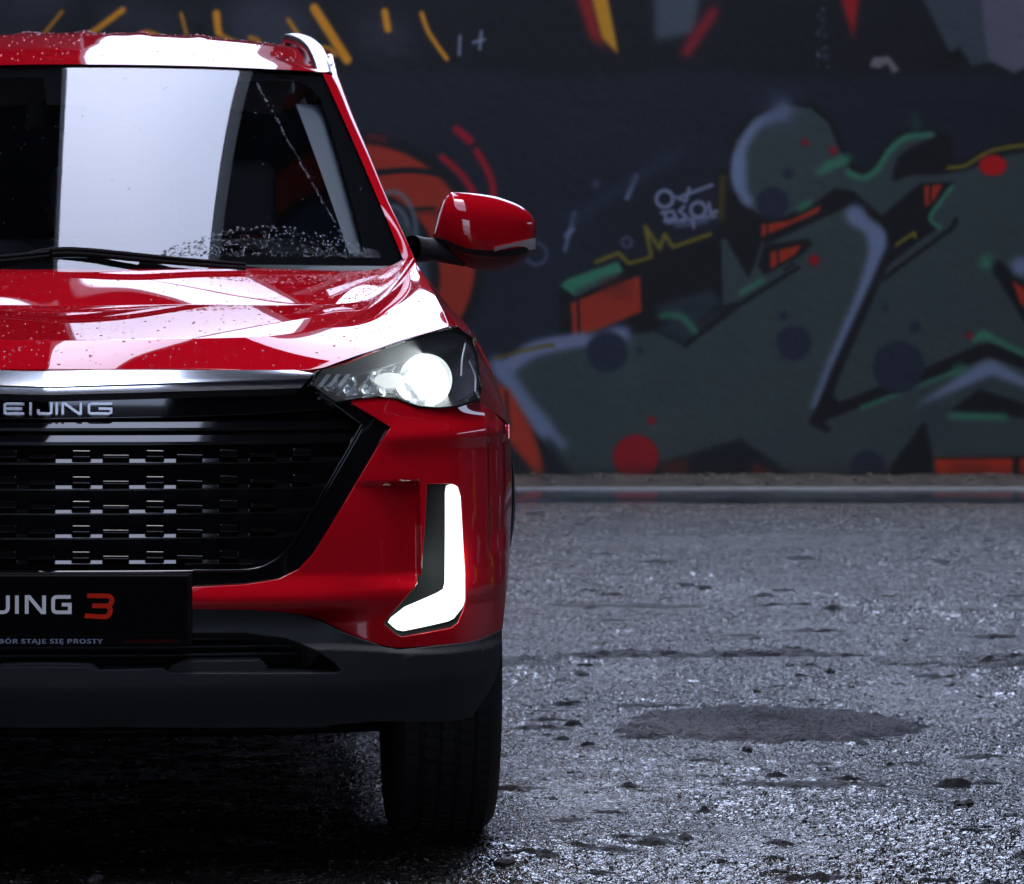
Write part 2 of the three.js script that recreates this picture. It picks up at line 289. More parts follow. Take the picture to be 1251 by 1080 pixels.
// ---------------------------------------------------------------- wall with graffiti, kerb, bridge
const conc = dataTex(512, (i, j) => 0.5 * noiseT(i / 64, j / 64, 8) + 0.3 * noiseT(i / 16, j / 16, 32) + 0.2 * noiseT(i / 4, j / 4, 128));
const WALL_L = [0.44, 0.49, 0.62];                                                // how strongly the shaded wall is lit, against white
const paintOf = (r, g, b, a = 1) => { const f = (c, k) => { const l = Math.pow(c / 255, 2.2) / WALL_L[k]; return Math.round(255 * Math.pow(clamp(l, 0, 0.9), 1 / 2.2)); }; return `rgba(${f(r, 0)},${f(g, 1)},${f(b, 2)},${a})`; };
function graffiti() {
  const cw = 2048, ch = 1024, c = document.createElement('canvas'); c.width = cw; c.height = ch;
  const x = c.getContext('2d'), K = paintOf;
  x.fillStyle = K(17, 22, 33); x.fillRect(0, 0, cw, ch);
  x.setTransform(cw / 2000, 0, 0, cw / 2000, 300 * cw / 2000, 444 * cw / 2000);
  const base = K(17, 22, 33), black = K(7, 8, 11), grey = K(41, 53, 57), orange = K(120, 34, 14), red = K(112, 6, 18), navy = K(24, 30, 47), white = K(84, 98, 132), green = K(42, 98, 80), yellow = K(88, 82, 22), gold = K(165, 112, 22);
  const path = (pts, curve, close) => { x.beginPath(); if (curve) { x.moveTo(...pts[0]); for (let i = 0; i < pts.length - 1; i++) { const p0 = pts[Math.max(0, i - 1)], p1 = pts[i], p2 = pts[i + 1], p3 = pts[Math.min(pts.length - 1, i + 2)]; x.bezierCurveTo(p1[0] + (p2[0] - p0[0]) / 6, p1[1] + (p2[1] - p0[1]) / 6, p2[0] - (p3[0] - p1[0]) / 6, p2[1] - (p3[1] - p1[1]) / 6, p2[0], p2[1]); } } else pts.forEach((p, i) => (i ? x.lineTo(...p) : x.moveTo(...p))); if (close) x.closePath(); };
  const soft = (b) => { x.filter = b ? `blur(${b}px)` : 'none'; };
  const fill = (pts, col, curve, b = 0.8) => { soft(b); x.fillStyle = col; path(pts, curve, true); x.fill(); };
  const line = (pts, col, w, curve = true, b = 1) => { soft(b); x.strokeStyle = col; x.lineWidth = w; x.lineCap = 'round'; x.lineJoin = 'round'; path(pts, curve); x.stroke(); };
  const disc = (cx, cy, r, col, b = 1, sy = 1) => { soft(b); x.fillStyle = col; x.beginPath(); x.ellipse(cx, cy, r, r * sy, 0, 0, 7); x.fill(); };
  // patchy roller paint of the ground coat
  for (let i = 0; i < 70; i++) { soft(22); x.fillStyle = i % 2 ? K(22, 29, 44, 0.35) : K(11, 14, 21, 0.35); x.fillRect(rr(-280, 1600), rr(70, 500), rr(40, 200), rr(60, 220)); }
  // older pieces along the top
  fill([[-290, -430], [1690, -430], [1690, 62], [1400, 70], [1180, 66], [1000, 72], [860, 60], [700, 70], [560, 60], [420, 66], [-290, 60]], K(10, 12, 18), false, 4);
  for (let i = 0; i < 40; i++) fill([[rr(-250, 1600), rr(40, 78)], [rr(-250, 1600), 60], [rr(-250, 1600), 60]].map((p, k, a) => [a[0][0] + k * 26, p[1] + (k - 1) * 5]), K(10, 12, 18), false, 2);
  for (const [a, b, w, h, al] of [[30, -40, 60, 40, .5], [175, 5, 60, 26, .4], [330, 10, 60, 45, .55], [470, 20, 40, 30, .4], [200, -120, 120, 60, .5], [500, -120, 130, 70, .4], [900, -120, 100, 60, .5], [20, 20, 50, 20, .35]]) { soft(14); x.fillStyle = K(62, 66, 84, al); x.beginPath(); x.ellipse(a, b, w, h, .3, 0, 7); x.fill(); }
  for (const [pts, w] of [[[[76, -10], [41, 33]], 4], [[[150, -12], [118, 12], [95, 27]], 8], [[[160, 34], [180, 17], [226, 39]], 9], [[[221, -8], [228, 18]], 4], [[[266, -8], [268, 16], [290, 28], [312, 36], [316, 26], [305, 22]], 5], [[[264, -8], [267, 16]], 9], [[[352, 0], [375, 30], [402, 35], [410, 44]], 5], [[[384, -14], [424, 49]], 12], [[[470, -10], [474, 12]], 9], [[[515, -8], [524, 16], [546, 48]], 6], [[[100, -60], [200, -140], [260, -60]], 10], [[[330, -50], [380, -160], [480, -90]], 10]]) line(pts, gold, w, true, 1.5);
  line([[562, 20], [561, 43]], K(92, 100, 125), 4); line([[588, 14], [586, 36]], K(92, 100, 125), 4); line([[578, 28], [592, 24]], K(92, 100, 125), 4);
  fill([[700, -40], [722, -30], [738, 30], [752, 46], [720, 22]], K(110, 20, 20), false, 4); fill([[722, -30], [742, -30], [752, 20], [756, 44], [735, 22]], K(150, 110, 20), false, 2);
  fill([[798, -40], [856, -40], [850, 18], [800, 26]], K(52, 62, 76), false, 4); line([[872, -10], [838, 40]], K(105, 14, 30), 14, false, 5);
  fill([[1022, -40], [1052, -40], [1043, 26]], K(112, 10, 14), false, 3);
  fill([[1120, -40], [1195, -40], [1215, 50], [1180, 60], [1160, 40]], K(44, 51, 63), false, 2); fill([[1195, -40], [1400, -40], [1290, 40], [1240, 66], [1208, 50]], K(68, 70, 88), false, 2);
  fill([[1150, 48], [1172, 34], [1190, 62]], black, false, 2); fill([[1062, 58], [1066, 46], [1086, 44], [1100, 62], [1090, 66], [1084, 54], [1074, 60]], K(82, 82, 92), false, 1.5);
  for (let i = 0; i < 30; i++) disc(1005 + rr(-7, 7), rr(-30, 62), rr(1, 2.5), K(60, 66, 86, .7), 1);
  // round piece partly behind the car
  disc(436, 296, 158, black, 4); disc(436, 296, 145, orange, 2); line([[458, 187], [505, 184], [545, 190]], black, 7); line([[470, 230], [540, 236]], K(60, 16, 10), 5, true, 3); line([[500, 232], [530, 230]], black, 4);
  disc(425, 315, 112, black, 2); disc(420, 320, 104, K(56, 68, 86), 6); for (const r of [52, 34]) { soft(2); x.lineWidth = 5; x.strokeStyle = K(78, 90, 112); x.beginPath(); x.ellipse(480, 262, r * .55, r, 0, 0, 7); x.stroke(); } disc(488, 270, 18, K(30, 36, 34), 5);
  line([[540, 168], [566, 192], [584, 222], [594, 240]], K(118, 8, 26), 9, true, 2); line([[558, 134], [574, 148]], K(118, 8, 26), 11, true, 2); line([[582, 160], [600, 195], [605, 240]], K(118, 8, 26), 9, true, 2); line([[450, 143], [472, 146]], K(90, 8, 20), 6, true, 3);
  // the big piece
  const body = [[606, 428], [622, 412], [700, 396], [762, 381], [800, 378], [838, 398], [885, 362], [905, 345], [880, 346], [880, 270], [905, 256], [930, 262], [922, 236], [902, 222], [893, 190], [898, 150], [922, 120], [955, 104], [990, 108], [1012, 125], [1024, 155], [1040, 184], [1055, 192], [1070, 182], [1085, 158], [1105, 142], [1140, 138], [1157, 150], [1156, 188], [1185, 178], [1215, 163], [1260, 154], [1420, 170], [1520, 320], [1500, 600], [702, 600], [690, 560], [648, 492]];
  line([...body, body[0]], black, 15, false, 3); line([[884, 190], [884, 262], [914, 318]], black, 16, false, 2);
  fill(body, grey, false, 1);
  for (let i = 0; i < 60; i++) { soft(14); x.fillStyle = i % 2 ? K(47, 60, 62, .3) : K(35, 45, 52, .3); const px = rr(720, 1240), py = rr(300, 520); x.fillRect(px, py, rr(15, 60), rr(15, 70)); }
  fill([[682, 332], [690, 318], [760, 296], [880, 262], [884, 346], [850, 374], [838, 398], [800, 380], [764, 385], [700, 402], [684, 398]], black, false, 2);
  fill([[794, 352], [868, 328], [882, 346], [852, 372], [838, 396], [800, 379], [826, 362]], K(27, 36, 46), false, 3);
  fill([[684, 325], [692, 317], [755, 295], [762, 308], [702, 338]], green, false, 1.5); fill([[700, 331], [754, 309], [757, 314], [703, 337]], K(44, 58, 60), false, 2);
  fill([[697, 346], [782, 312], [784, 357], [700, 392]], orange, false, 1.5); line([[706, 344], [708, 388]], black, 3, false, 1); soft(6); x.fillStyle = K(70, 20, 12, .6); x.fillRect(735, 318, 36, 20);
  fill([[882, 268], [904, 262], [916, 310], [902, 340], [884, 350]], grey, false, 1); line([[806, 362], [830, 362], [846, 376], [850, 384]], green, 7, true, 3); fill([[770, 374], [800, 363], [806, 372], [790, 380]], black, false, 2);
  fill([[890, 200], [884, 262], [915, 316], [932, 268], [928, 240], [905, 225]], black, false, 1.5);
  fill([[924, 238], [960, 240], [998, 222], [1020, 206], [1042, 209], [1082, 244], [1078, 250], [1040, 226], [1004, 243], [935, 275], [926, 262]], black, false, 1.5);
  fill([[930, 250], [965, 245], [1004, 226], [1000, 236], [930, 266]], orange, false, 1.5); line([[938, 246], [937, 264]], black, 2, false, 0.8);
  line([[837, 398], [905, 347], [975, 303]], black, 5, false, 1.5); line([[905, 334], [932, 318]], green, 5, true, 2); line([[958, 306], [970, 298]], black, 3, true, 1);
  fill([[926, 300], [934, 276], [986, 267], [994, 274], [976, 290], [934, 312]], black, false, 1.5); fill([[941, 284], [980, 274], [972, 287], [941, 305]], orange, false, 1.2); line([[950, 280], [951, 300]], black, 2, false, 0.8);
  fill([[1090, 198], [1098, 168], [1126, 150], [1156, 142], [1160, 184], [1112, 190]], black, true, 2);
  fill([[1074, 242], [1124, 200], [1166, 198], [1152, 216], [1136, 240], [1146, 254], [1120, 272], [1072, 310], [1084, 272]], black, false, 1.5);
  fill([[1129, 203], [1152, 201], [1142, 220], [1130, 230]], orange, false, 1.2); line([[1137, 202], [1136, 222]], black, 2.5, false, 0.8); line([[1163, 204], [1146, 226], [1136, 243], [1148, 254]], green, 5, true, 1.5);
  line([[1094, 276], [1117, 260], [1118, 266]], yellow, 4, false, 1); line([[1080, 316], [1164, 254], [1168, 244]], black, 5, false, 1.5);
  line([[1036, 187], [1055, 193], [1072, 182], [1088, 158], [1108, 143], [1138, 140]], green, 7, true, 2.5); line([[1118, 120], [1120, 136]], K(26, 60, 56), 8, true, 5); line([[1000, 186], [1038, 170]], green, 7, true, 3); line([[1008, 178], [1034, 166]], green, 5, true, 3); line([[976, 232], [990, 224]], green, 7, true, 3);
  line([[1160, 180], [1184, 176], [1215, 162], [1262, 154]], black, 12, true, 2); line([[1158, 181], [1180, 178], [1212, 160], [1262, 152]], yellow, 5, true, 1.5);
  // the spray highlights
  line([[1086, 274], [1070, 316], [1020, 432], [1000, 490]], black, 13, true, 2);
  line([[955, 116], [925, 128], [904, 162], [902, 198], [914, 222]], white, 12, true, 3.5); disc(956, 110, 13, K(84, 98, 132, .8), 6); disc(952, 112, 26, K(50, 58, 84, .5), 12); line([[903, 170], [903, 200]], white, 16, true, 5);
  fill([[1036, 232], [1048, 234], [1082, 258], [1084, 276], [1066, 318], [1014, 430], [996, 476], [990, 474], [1008, 426], [1050, 326], [1062, 282], [1058, 262], [1038, 246]], white, false, 3); disc(1046, 238, 12, white, 5);
  fill([[988, 492], [1010, 452], [1026, 468], [1110, 434], [1205, 394], [1251, 412], [1330, 440], [1330, 452], [1208, 412], [1120, 446], [1002, 492]], black, false, 1.5); line([[1010, 500], [996, 492]], black, 8, true, 2);
  line([[1190, 392], [1202, 383], [1230, 398], [1262, 414]], green, 6, false, 2); line([[1052, 474], [1120, 448], [1166, 430]], green, 4, true, 2); disc(1172, 428, 10, K(42, 98, 80, .7), 4); line([[1198, 386], [1206, 388]], green, 10, true, 3);
  fill([[1115, 474], [1160, 444], [1200, 418], [1214, 416], [1270, 448], [1270, 456], [1212, 434], [1170, 452]], white, false, 3);
  fill([[1160, 479], [1196, 452], [1300, 484], [1300, 490]], black, false, 2); line([[1162, 484], [1228, 485]], green, 8, false, 3);
  fill([[1062, 582], [1130, 490], [1138, 530], [1142, 582]], black, false, 2); fill([[1140, 536], [1420, 530], [1420, 590], [1144, 590]], black, false, 2); fill([[1141, 537], [1238, 536], [1238, 586], [1146, 586]], K(146, 36, 14), false, 2); fill([[1245, 536], [1420, 536], [1420, 586], [1245, 586]], K(140, 34, 14), false, 2); soft(7); x.fillStyle = K(70, 20, 12, .6); x.fillRect(1160, 540, 50, 14);
  fill([[1204, 290], [1224, 296], [1270, 336], [1270, 400], [1240, 350], [1216, 312]], black, false, 2); fill([[1236, 318], [1256, 330], [1266, 370], [1246, 346]], orange, false, 1.5); disc(1206, 296, 9, green, 4); disc(1247, 302, 12, white, 5);
  fill([[796, 545], [905, 512], [1000, 580], [796, 590]], K(14, 17, 24), false, 3); fill([[918, 540], [992, 584], [926, 590]], K(84, 30, 18), false, 4); fill([[806, 544], [840, 536], [840, 560], [806, 566]], K(64, 26, 22), false, 4);
  line([[618, 428], [660, 402], [720, 390], [764, 382]], white, 13, true, 4); line([[614, 430], [650, 402], [712, 391]], K(88, 98, 132), 16, true, 3); line([[608, 422], [640, 470], [664, 500]], white, 22, true, 5); line([[650, 480], [688, 520]], white, 10, true, 4); disc(754, 386, 14, K(84, 98, 132, .7), 6);
  fill([[600, 440], [622, 452], [650, 500], [668, 552], [656, 560], [616, 508], [600, 470]], K(132, 40, 22), false, 3); line([[618, 455], [622, 500]], black, 3, true, 1.5); fill([[668, 512], [700, 560], [696, 590], [662, 590]], K(16, 20, 28), false, 5);
  for (const [a, b, r] of [[970, 395, 22], [1098, 425, 32], [742, 406, 25], [957, 362, 6], [1118, 376, 7], [1060, 548, 22], [963, 188, 7], [944, 224, 20], [782, 404, 5], [1082, 352, 4]]) disc(a, b, r, navy, 2);
  for (const [a, b, r] of [[777, 535, 28], [796, 490, 5], [995, 294, 7], [1018, 160, 5], [1184, 386, 4], [984, 150, 4]]) disc(a, b, r, red, 2); disc(1213, 178, 17, K(140, 4, 10), 1.5, .75);
  // thin lines, tag, drips
  line([[728, 296], [756, 285], [768, 298], [796, 290], [788, 252], [806, 280], [812, 262], [822, 278], [868, 262]], yellow, 5, false, 1.5); line([[883, 190], [881, 244]], K(70, 66, 22), 6, true, 3); line([[604, 414], [640, 404], [676, 397]], K(70, 66, 24), 4, true, 1.5);
  line([[778, 190], [766, 218]], K(76, 86, 118), 6, true, 1.5); line([[702, 236], [690, 282]], K(70, 80, 110), 5, true, 1.5); line([[692, 264], [700, 256]], K(76, 86, 118), 6); line([[700, 245], [760, 205], [830, 162]], K(30, 38, 58, .8), 12, true, 6); disc(728, 200, 6, K(40, 46, 68), 2);
  soft(1.5); x.lineWidth = 4; x.strokeStyle = K(54, 60, 88); for (const [a, b, r] of [[766, 272, 6], [655, 286, 13]]) { x.beginPath(); x.arc(a, b, r, 0, 7); x.stroke(); }
  const tag = K(88, 96, 126); soft(0.8); x.strokeStyle = tag; x.lineWidth = 5; x.beginPath(); x.arc(812, 219, 10, 0, 7); x.stroke(); x.beginPath(); x.arc(853, 232, 9, 0, 7); x.stroke();
  for (const l of [[[826, 217], [838, 222], [842, 206]], [[832, 216], [870, 202]], [[808, 236], [822, 234], [826, 242], [812, 246]], [[812, 236], [814, 246]], [[836, 228], [830, 234], [838, 240], [834, 246]], [[866, 224], [868, 236], [876, 234]]]) line(l, tag, 4.5, false, 0.8);
  line([[816, 248], [840, 244], [874, 240]], tag, 5, true, 1.5); line([[826, 252], [864, 246]], K(70, 78, 108), 5, true, 2); line([[846, 246], [848, 254]], tag, 4);
  // grime at the foot
  soft(16); x.fillStyle = K(26, 24, 22, .75); x.fillRect(-300, 566, 2000, 30); soft(10); for (let i = 0; i < 60; i++) { x.fillStyle = K(30, 28, 24, .3); x.beginPath(); x.ellipse(rr(-280, 1680), rr(560, 585), rr(15, 60), rr(6, 22), 0, 0, 7); x.fill(); }
  soft(0);
  const t = new THREE.CanvasTexture(c); t.colorSpace = THREE.SRGBColorSpace; t.wrapS = t.wrapT = THREE.ClampToEdgeWrapping; t.anisotropy = 8;
  return t;
}
const DECK_Y = 6.0, SLOT = [-0.26, 1.45];
{
  const sw = FOCAL / (EYE.z - WALL_Z), X = (px) => EYE.x + (px - CX) / sw, Y = (py) => EYE.y - (py - CY) / sw;   // paint placed on the wall by its own scale: about 252 pixels of the photograph a metre
  const [x0, x1, y0, y1] = [X(-300), X(1700), Y(580), Y(-420)];
  const s = new THREE.Shape([[-9, 0], [8, 0], [8, DECK_Y], [6.4, DECK_Y], [6.4, 2.6], [2.1, 2.6], [2.1, 3.9], [SLOT[0], 3.9], [SLOT[0], DECK_Y], [-9, DECK_Y]].map((p) => new THREE.Vector2(...p)));
  const g = new THREE.ExtrudeGeometry(s, { depth: 0.6, bevelEnabled: false }); g.translate(0, 0, WALL_Z - 0.6);
  const p = g.attributes.position, uv = g.attributes.uv; for (let i = 0; i < p.count; i++) uv.setXY(i, (p.getX(i) - x0) / (x1 - x0), (p.getY(i) - y0) / (y1 - y0));
  const bt = conc.clone(); bt.repeat.set(5, 3); bt.needsUpdate = true;
  const w = top('graffiti_wall', g, std(lin(1, 1, 1), 0.6, 0, { map: graffiti(), bumpMap: bt, bumpScale: 0.003 }), { label: 'dark painted concrete wall covered in green, orange and black graffiti behind the car', category: 'wall' });
  // kerb: a low concrete apron along the foot of the wall
  const kg = gridGeo((u, v) => { const x = lerp(-9, 8, u), n = fbm(x * 4, v * 3 + 2, 3) - 0.5, e = 0.012 * (noise(x * 2.3, 4) - 0.5); const q = [[WALL_Z, KERB_H + 0.012 * noise(x * 6, 1)], [WALL_Z + 0.25, KERB_H + 0.008 * n + 0.010 * noise(x * 14, 3)], [KERB_Z - 0.2, KERB_H + 0.008 * noise(x * 12, 7)], [KERB_Z - 0.03, KERB_H], [KERB_Z + e, KERB_H - 0.004], [KERB_Z + 0.012 + e, KERB_H - 0.012], [KERB_Z + 0.014 + e, -0.05]]; const k = Math.min(5, Math.floor(v * 6)), f = v * 6 - k; return V(x, lerp(q[k][1], q[k + 1][1], f), lerp(q[k][0], q[k + 1][0], f)); }, 700, 24);
  if (kg.attributes.normal.getY(10) < 0) { const ix = kg.index; for (let i = 0; i < ix.count; i += 3) { const a = ix.getX(i + 1); ix.setX(i + 1, ix.getX(i + 2)); ix.setX(i + 2, a); } kg.computeVertexNormals(); }
  const kt = dataTex(512, (i, j) => { const v = j / 512, d = noiseT(i / 8, j / 8, 64) * .5 + noiseT(i / 32, j / 32, 16) * .5, edge = v > 0.5 ? 1 : 0, k = edge ? 0.36 + 0.16 * d : 0.10 + 0.24 * d; return edge ? [k * .95, k * .97, k] : [k * 1.05, k, k * .92]; }, true); kt.repeat.set(16, 1); kt.wrapT = THREE.ClampToEdgeWrapping;
  top('kerb', kg, std(lin(1, 1, 1), 0.45, 0, { map: kt, bumpMap: bt, bumpScale: 0.004 }), { kind: 'structure' });
}
{
  const dm = std(lin(0.10, 0.10, 0.10), 0.9, 0, { bumpMap: conc, bumpScale: 0.01 });
  const box = (x0, x1, y0, y1, z0, z1) => { const g = new THREE.BoxGeometry(x1 - x0, y1 - y0, z1 - z0); g.translate((x0 + x1) / 2, (y0 + y1) / 2, (z0 + z1) / 2); return g; };
  const deck = (x0, x1, z0, z1, label, name = 'bridge_deck') => top(name, box(x0, x1, DECK_Y + 0.003, DECK_Y + 0.7, z0, z1), dm, { label, category: 'bridge' });
  deck(-9, SLOT[0], -60, 16, 'concrete bridge deck overhead left of the open gap above the car');
  deck(6.403, 8, -60, -9.003, 'concrete bridge deck beyond the far end of the wide gap', 'bridge_slab');
  deck(SLOT[1], 2.1, -60, -9.003, 'narrow concrete beam overhead along the right edge of the open gap');
  deck(SLOT[1], 8, -9.0, 16, 'concrete bridge deck overhead right of the open gap beside the car');
  deck(SLOT[0] + 0.003, SLOT[1] - 0.003, 7.5, 16, 'concrete slab closing the gap overhead in front of the car', 'bridge_slab');
  deck(0.50, SLOT[1] - 0.003, -4.4, -1.8, 'concrete slab over the right half of the bonnet beside the open gap', 'bridge_slab');
  top('side_wall', box(-9.5, -9.003, 0, DECK_Y, -60, 16), dm, { label: 'plain concrete side wall under the left bridge deck', category: 'wall' });
  {
    const c = document.createElement('canvas'); c.width = 2048; c.height = 512; const x = c.getContext('2d'); x.fillStyle = '#4a4852'; x.fillRect(0, 0, 2048, 512);
    const hue = ['#6f4f9a', '#8a8f3a', '#c9b12c', '#9a8fb8', '#57506e', '#b9b6c6', '#7c5aa8', '#3b3a48'];
    for (let i = 0; i < 90; i++) { x.fillStyle = hue[i % 8]; const a = rr(0, 2048), b = rr(60, 470), w = rr(30, 120); x.beginPath(); x.moveTo(a, b); for (let k = 0; k < 5; k++) x.lineTo(a + rr(-w, w), b + rr(-w, w)); x.closePath(); x.fill(); x.lineWidth = 5; x.strokeStyle = '#1c1a22'; if (i % 2) x.stroke(); }
    const t = new THREE.CanvasTexture(c); t.colorSpace = THREE.SRGBColorSpace; const g = join([box(8.003, 8.5, 0, DECK_Y, -60, -5.6), box(8.003, 8.5, 0, DECK_Y, -1.6, 16), box(8.003, 8.5, 2.8, DECK_Y, -5.597, -1.603)]), p = g.attributes.position, uv = g.attributes.uv; t.wrapS = THREE.RepeatWrapping;
    for (let k = 0; k < p.count; k++) uv.setXY(k, p.getZ(k) / 16, p.getY(k) / 4);
    top('side_wall', g, std(lin(1, 1, 1), 0.8, 0, { map: t }), { label: 'concrete side wall with purple and yellow spray paint right of the car', category: 'wall' });
    const yard = box(10.6, 11, 0, 2.9, -11, 4), q = yard.attributes.position, w = yard.attributes.uv; for (let k = 0; k < q.count; k++) w.setXY(k, q.getZ(k) / 9, q.getY(k) / 2.9);
    top('yard_wall', yard, std(lin(1, 1, 1), 0.8, 0, { map: t }), { label: 'low painted wall in the open yard beyond the side doorway', category: 'wall' });
  }
  top('end_wall', join([box(-9, -1.6, 0, DECK_Y, 16.003, 16.5), box(2.6, 8, 0, DECK_Y, 16.003, 16.5), box(-1.597, 2.597, 3.3, DECK_Y, 16.003, 16.5)]), dm, { label: 'concrete end wall with a wide opening facing the front of the car', category: 'wall' });
}

// ---------------------------------------------------------------- the car
const car = new THREE.Group(); car.name = 'car'; scene.add(car);
Object.assign(car.userData, { label: 'glossy red compact SUV with lit headlights on wet ground before the graffiti wall', category: 'car' });
// front skin: how far the front lies behind its foremost point, across (A) and up (B)
const A = table([0, 0.2, 0.4, 0.55, 0.65, 0.75, 0.82, 0.87, 0.895, 0.908, 0.916, 0.921], [0, 0.008, 0.034, 0.070, 0.108, 0.176, 0.262, 0.360, 0.480, 0.600, 0.700, 0.80]);
const B = table([0.1, 0.3, 0.36, 0.5, 0.65, 0.8, 0.95, 1.05, 1.15], [0.10, 0.022, 0.008, 0, 0.008, 0.032, 0.080, 0.14, 0.24]);
const front = (X, Y) => -A(Math.abs(X)) - B(Y);
const FR = (px, py, off = 0) => { let z = -0.1; for (let i = 0; i < 30; i++) { const p = P(px, py, z); z = lerp(z, front(Math.min(p.x, 0.921), p.y) + off, 0.6); } const p = P(px, py, z); return [Math.min(p.x, 0.921), p.y]; };
const frs = (list) => list.map(([px, py, c]) => [...FR(px, py), c]);
const skin = (off = 0, D) => (X, Y) => V(X, Y, front(X, Y) + off + (D ? D(Math.abs(X), Y) : 0));
const C = (py) => [0, FR(60, py)[1]];                                // on the middle line
const whole = (half) => [...half, ...half.slice().reverse().filter((p) => Math.abs(p[0]) > 1e-9).map((p) => [-p[0], p[1], p[2]])];
const both = (name, g, m, parent = car) => [part(name, g, m, parent), part(name, flip(g), m, parent)];

// --- bonnet
const mirrorRow = (fn) => (u) => { const t = Math.abs(u * 2 - 1), p = fn(t); if (u < 0.5) p.x = -p.x; return p; };
const mid = (py, z) => { const p = P(60, py, z); p.x = 0; return p; };
const H0 = smooth3([mid(320, -1.08), P(150, 321, -1.085), P(250, 324, -1.10), P(350, 329, -1.13), P(430, 331, -1.17), P(465, 328, -1.19), P(485, 321, -1.20), P(499, 313, -1.21)]);
const H1 = smooth3([mid(374, -0.745), P(150, 373, -0.735), P(250, 372, -0.68), P(350, 373, -0.635), P(415, 371, -0.70), P(455, 363, -0.86), P(485, 341, -1.06), P(503, 318, -1.22)]);
const H2 = smooth3([mid(416, -0.222), P(150, 415, -0.226), P(250, 413, -0.240), P(330, 410, -0.275), P(400, 399, -0.41), P(450, 377, -0.66), P(484, 350, -0.95), P(507, 321, -1.20)]);
const headTop = [FR(384, 451), FR(465, 425), FR(549, 399)].map(([X, Y]) => V(X, Y, front(X, Y) - 0.004));
const H3a = smooth3([mid(451, -0.10), P(150, 451, -0.113), P(260, 451, -0.145), headTop[0], headTop[1], headTop[2]]), H3b = smooth3([headTop[2], P(537, 371, -0.56), P(515, 332, -1.10)]);
const H3 = (t) => (t <= 5 / 7 ? H3a(t * 7 / 5) : H3b((t - 5 / 7) * 7 / 2));
const hoodRows = [H0, H1, H2, H3].map(mirrorRow);
const hoodBulge = [0.005, 0.003, 0.0015];
const hood = (u, v) => {
  const s = v * 3, k = Math.min(2, Math.floor(s)), f = s - k, p = hoodRows[k](u).lerp(hoodRows[k + 1](u), f);
  const t = Math.abs(u * 2 - 1); p.y += (hoodBulge[k] * (1 - t * t * t) + (k === 1 ? 0.007 * sst(0.66, 0.9, t) : 0)) * 4 * f * (1 - f); p.z += hoodBulge[k] * 1.2 * f * (1 - f);
  return p;
};
{
  const vs = []; for (let k = 0; k < 3; k++) for (const f of [0, 0.012, 0.05, 0.12, 0.2, 0.3, 0.4, 0.5, 0.6, 0.7, 0.8, 0.88, 0.95, 0.988]) vs.push((k + f) / 3); vs.push(1);
  const lip = (u, v) => { if (v <= 1) return hood(u, v); const p = hood(u, 1); p.y -= (Math.abs(u * 2 - 1) > 0.41 ? 0.004 : 0.02) * (v - 1) * 10; p.z -= 0.004 * (v - 1) * 10; return p; };
  part('hood', gridGeo(lip, 160, 0, null, [...vs, 1.02, 1.1]), M.paint, car);
}
// --- windscreen
const shield = (u, v) => {                                            // u -1..1 across, v 0..1 up
  const a = Math.abs(u) ** 2.3, p = V(u * lerp(0.745, 0.583, v), lerp(1.140, 1.612, v) - lerp(0.008, 0.012, v) * a, lerp(-0.98, -1.95, v) - lerp(0.38, 0.16, v) * a);
  const b = 0.008 * 4 * v * (1 - v); p.y += b * 0.9; p.z += b * 0.43; return p;
};
const shieldAt = (off) => (u, v) => { const e = 1e-3, n = shield(u + e, v).sub(shield(u - e, v)).cross(shield(u, v + e).sub(shield(u, v - e))).normalize(); return shield(u, v).addScaledVector(n, off); };
part('windshield', gridGeo((u, v) => shield(u * 2 - 1, v), 80, 40), M.glass, car);
{ // black printed border on the inside of the glass
  const inU = (v) => lerp(0.885, 0.965, v), rim = shieldAt(-0.006), list = [];
  const cv = (c) => Math.abs(c);
  list.push(gridGeo((u, v) => rim(lerp(inU(v) - 0.10 * Math.max(0, (v - 0.86) / 0.14) ** 2 * 1.2 - 0.05 * Math.max(0, (0.12 - v) / 0.12) ** 2, 1, u), v), 6, 40));
  list.push(flip(list[0]));
  list.push(gridGeo((u, v) => rim(lerp(-0.80, 0.80, u), lerp(0.955, 1, v)), 40, 3));
  list.push(gridGeo((u, v) => rim(lerp(-0.9, 0.9, u), lerp(0, 0.10, v)), 40, 3));
  list.push(gridGeo((u, v) => rim(lerp(-0.13, 0.13, u) * lerp(0.8, 1, v), lerp(0.80, 0.955, v)), 10, 4));
  part('glass_border', join(list), std(lin(0.003, 0.003, 0.004), 0.9, 0, { side: THREE.DoubleSide, specularIntensity: 0.05 }), car);
}
// --- roof
const roofY = table([-4.25, -3.9, -3.4, -2.9, -2.5, -2.2, -1.95], [1.60, 1.675, 1.722, 1.733, 1.720, 1.678, 1.618]);
const roofW = table([-4.25, -3.4, -2.6, -1.95], [0.56, 0.60, 0.605, 0.585]);
const roof = (u, v) => {
  const t = u * 2 - 1, a = Math.abs(t) ** 2.3, z = lerp(-1.955 - 0.16 * a, -4.2, v), x = t * lerp(roofW(-1.95), roofW(z), sst(0, 0.2, v));
  const ribs = 0.0055 * sst(-2.3, -2.7, z) * sst(-4.0, -3.7, z) * Math.max(0, Math.cos((Math.abs(x) + 0.005) / 0.148 * 2 * Math.PI)) ** 2 * (Math.abs(x) < 0.40 ? 1 : 0);
  return V(x, roofY(z + 0.16 * a * (1 - v)) - lerp(0.012, 0.04, sst(0, 0.12, v)) * Math.abs(t) ** 2.1 + ribs, z);
};
part('roof', gridGeo(roof, 220, 90), M.paint, car);
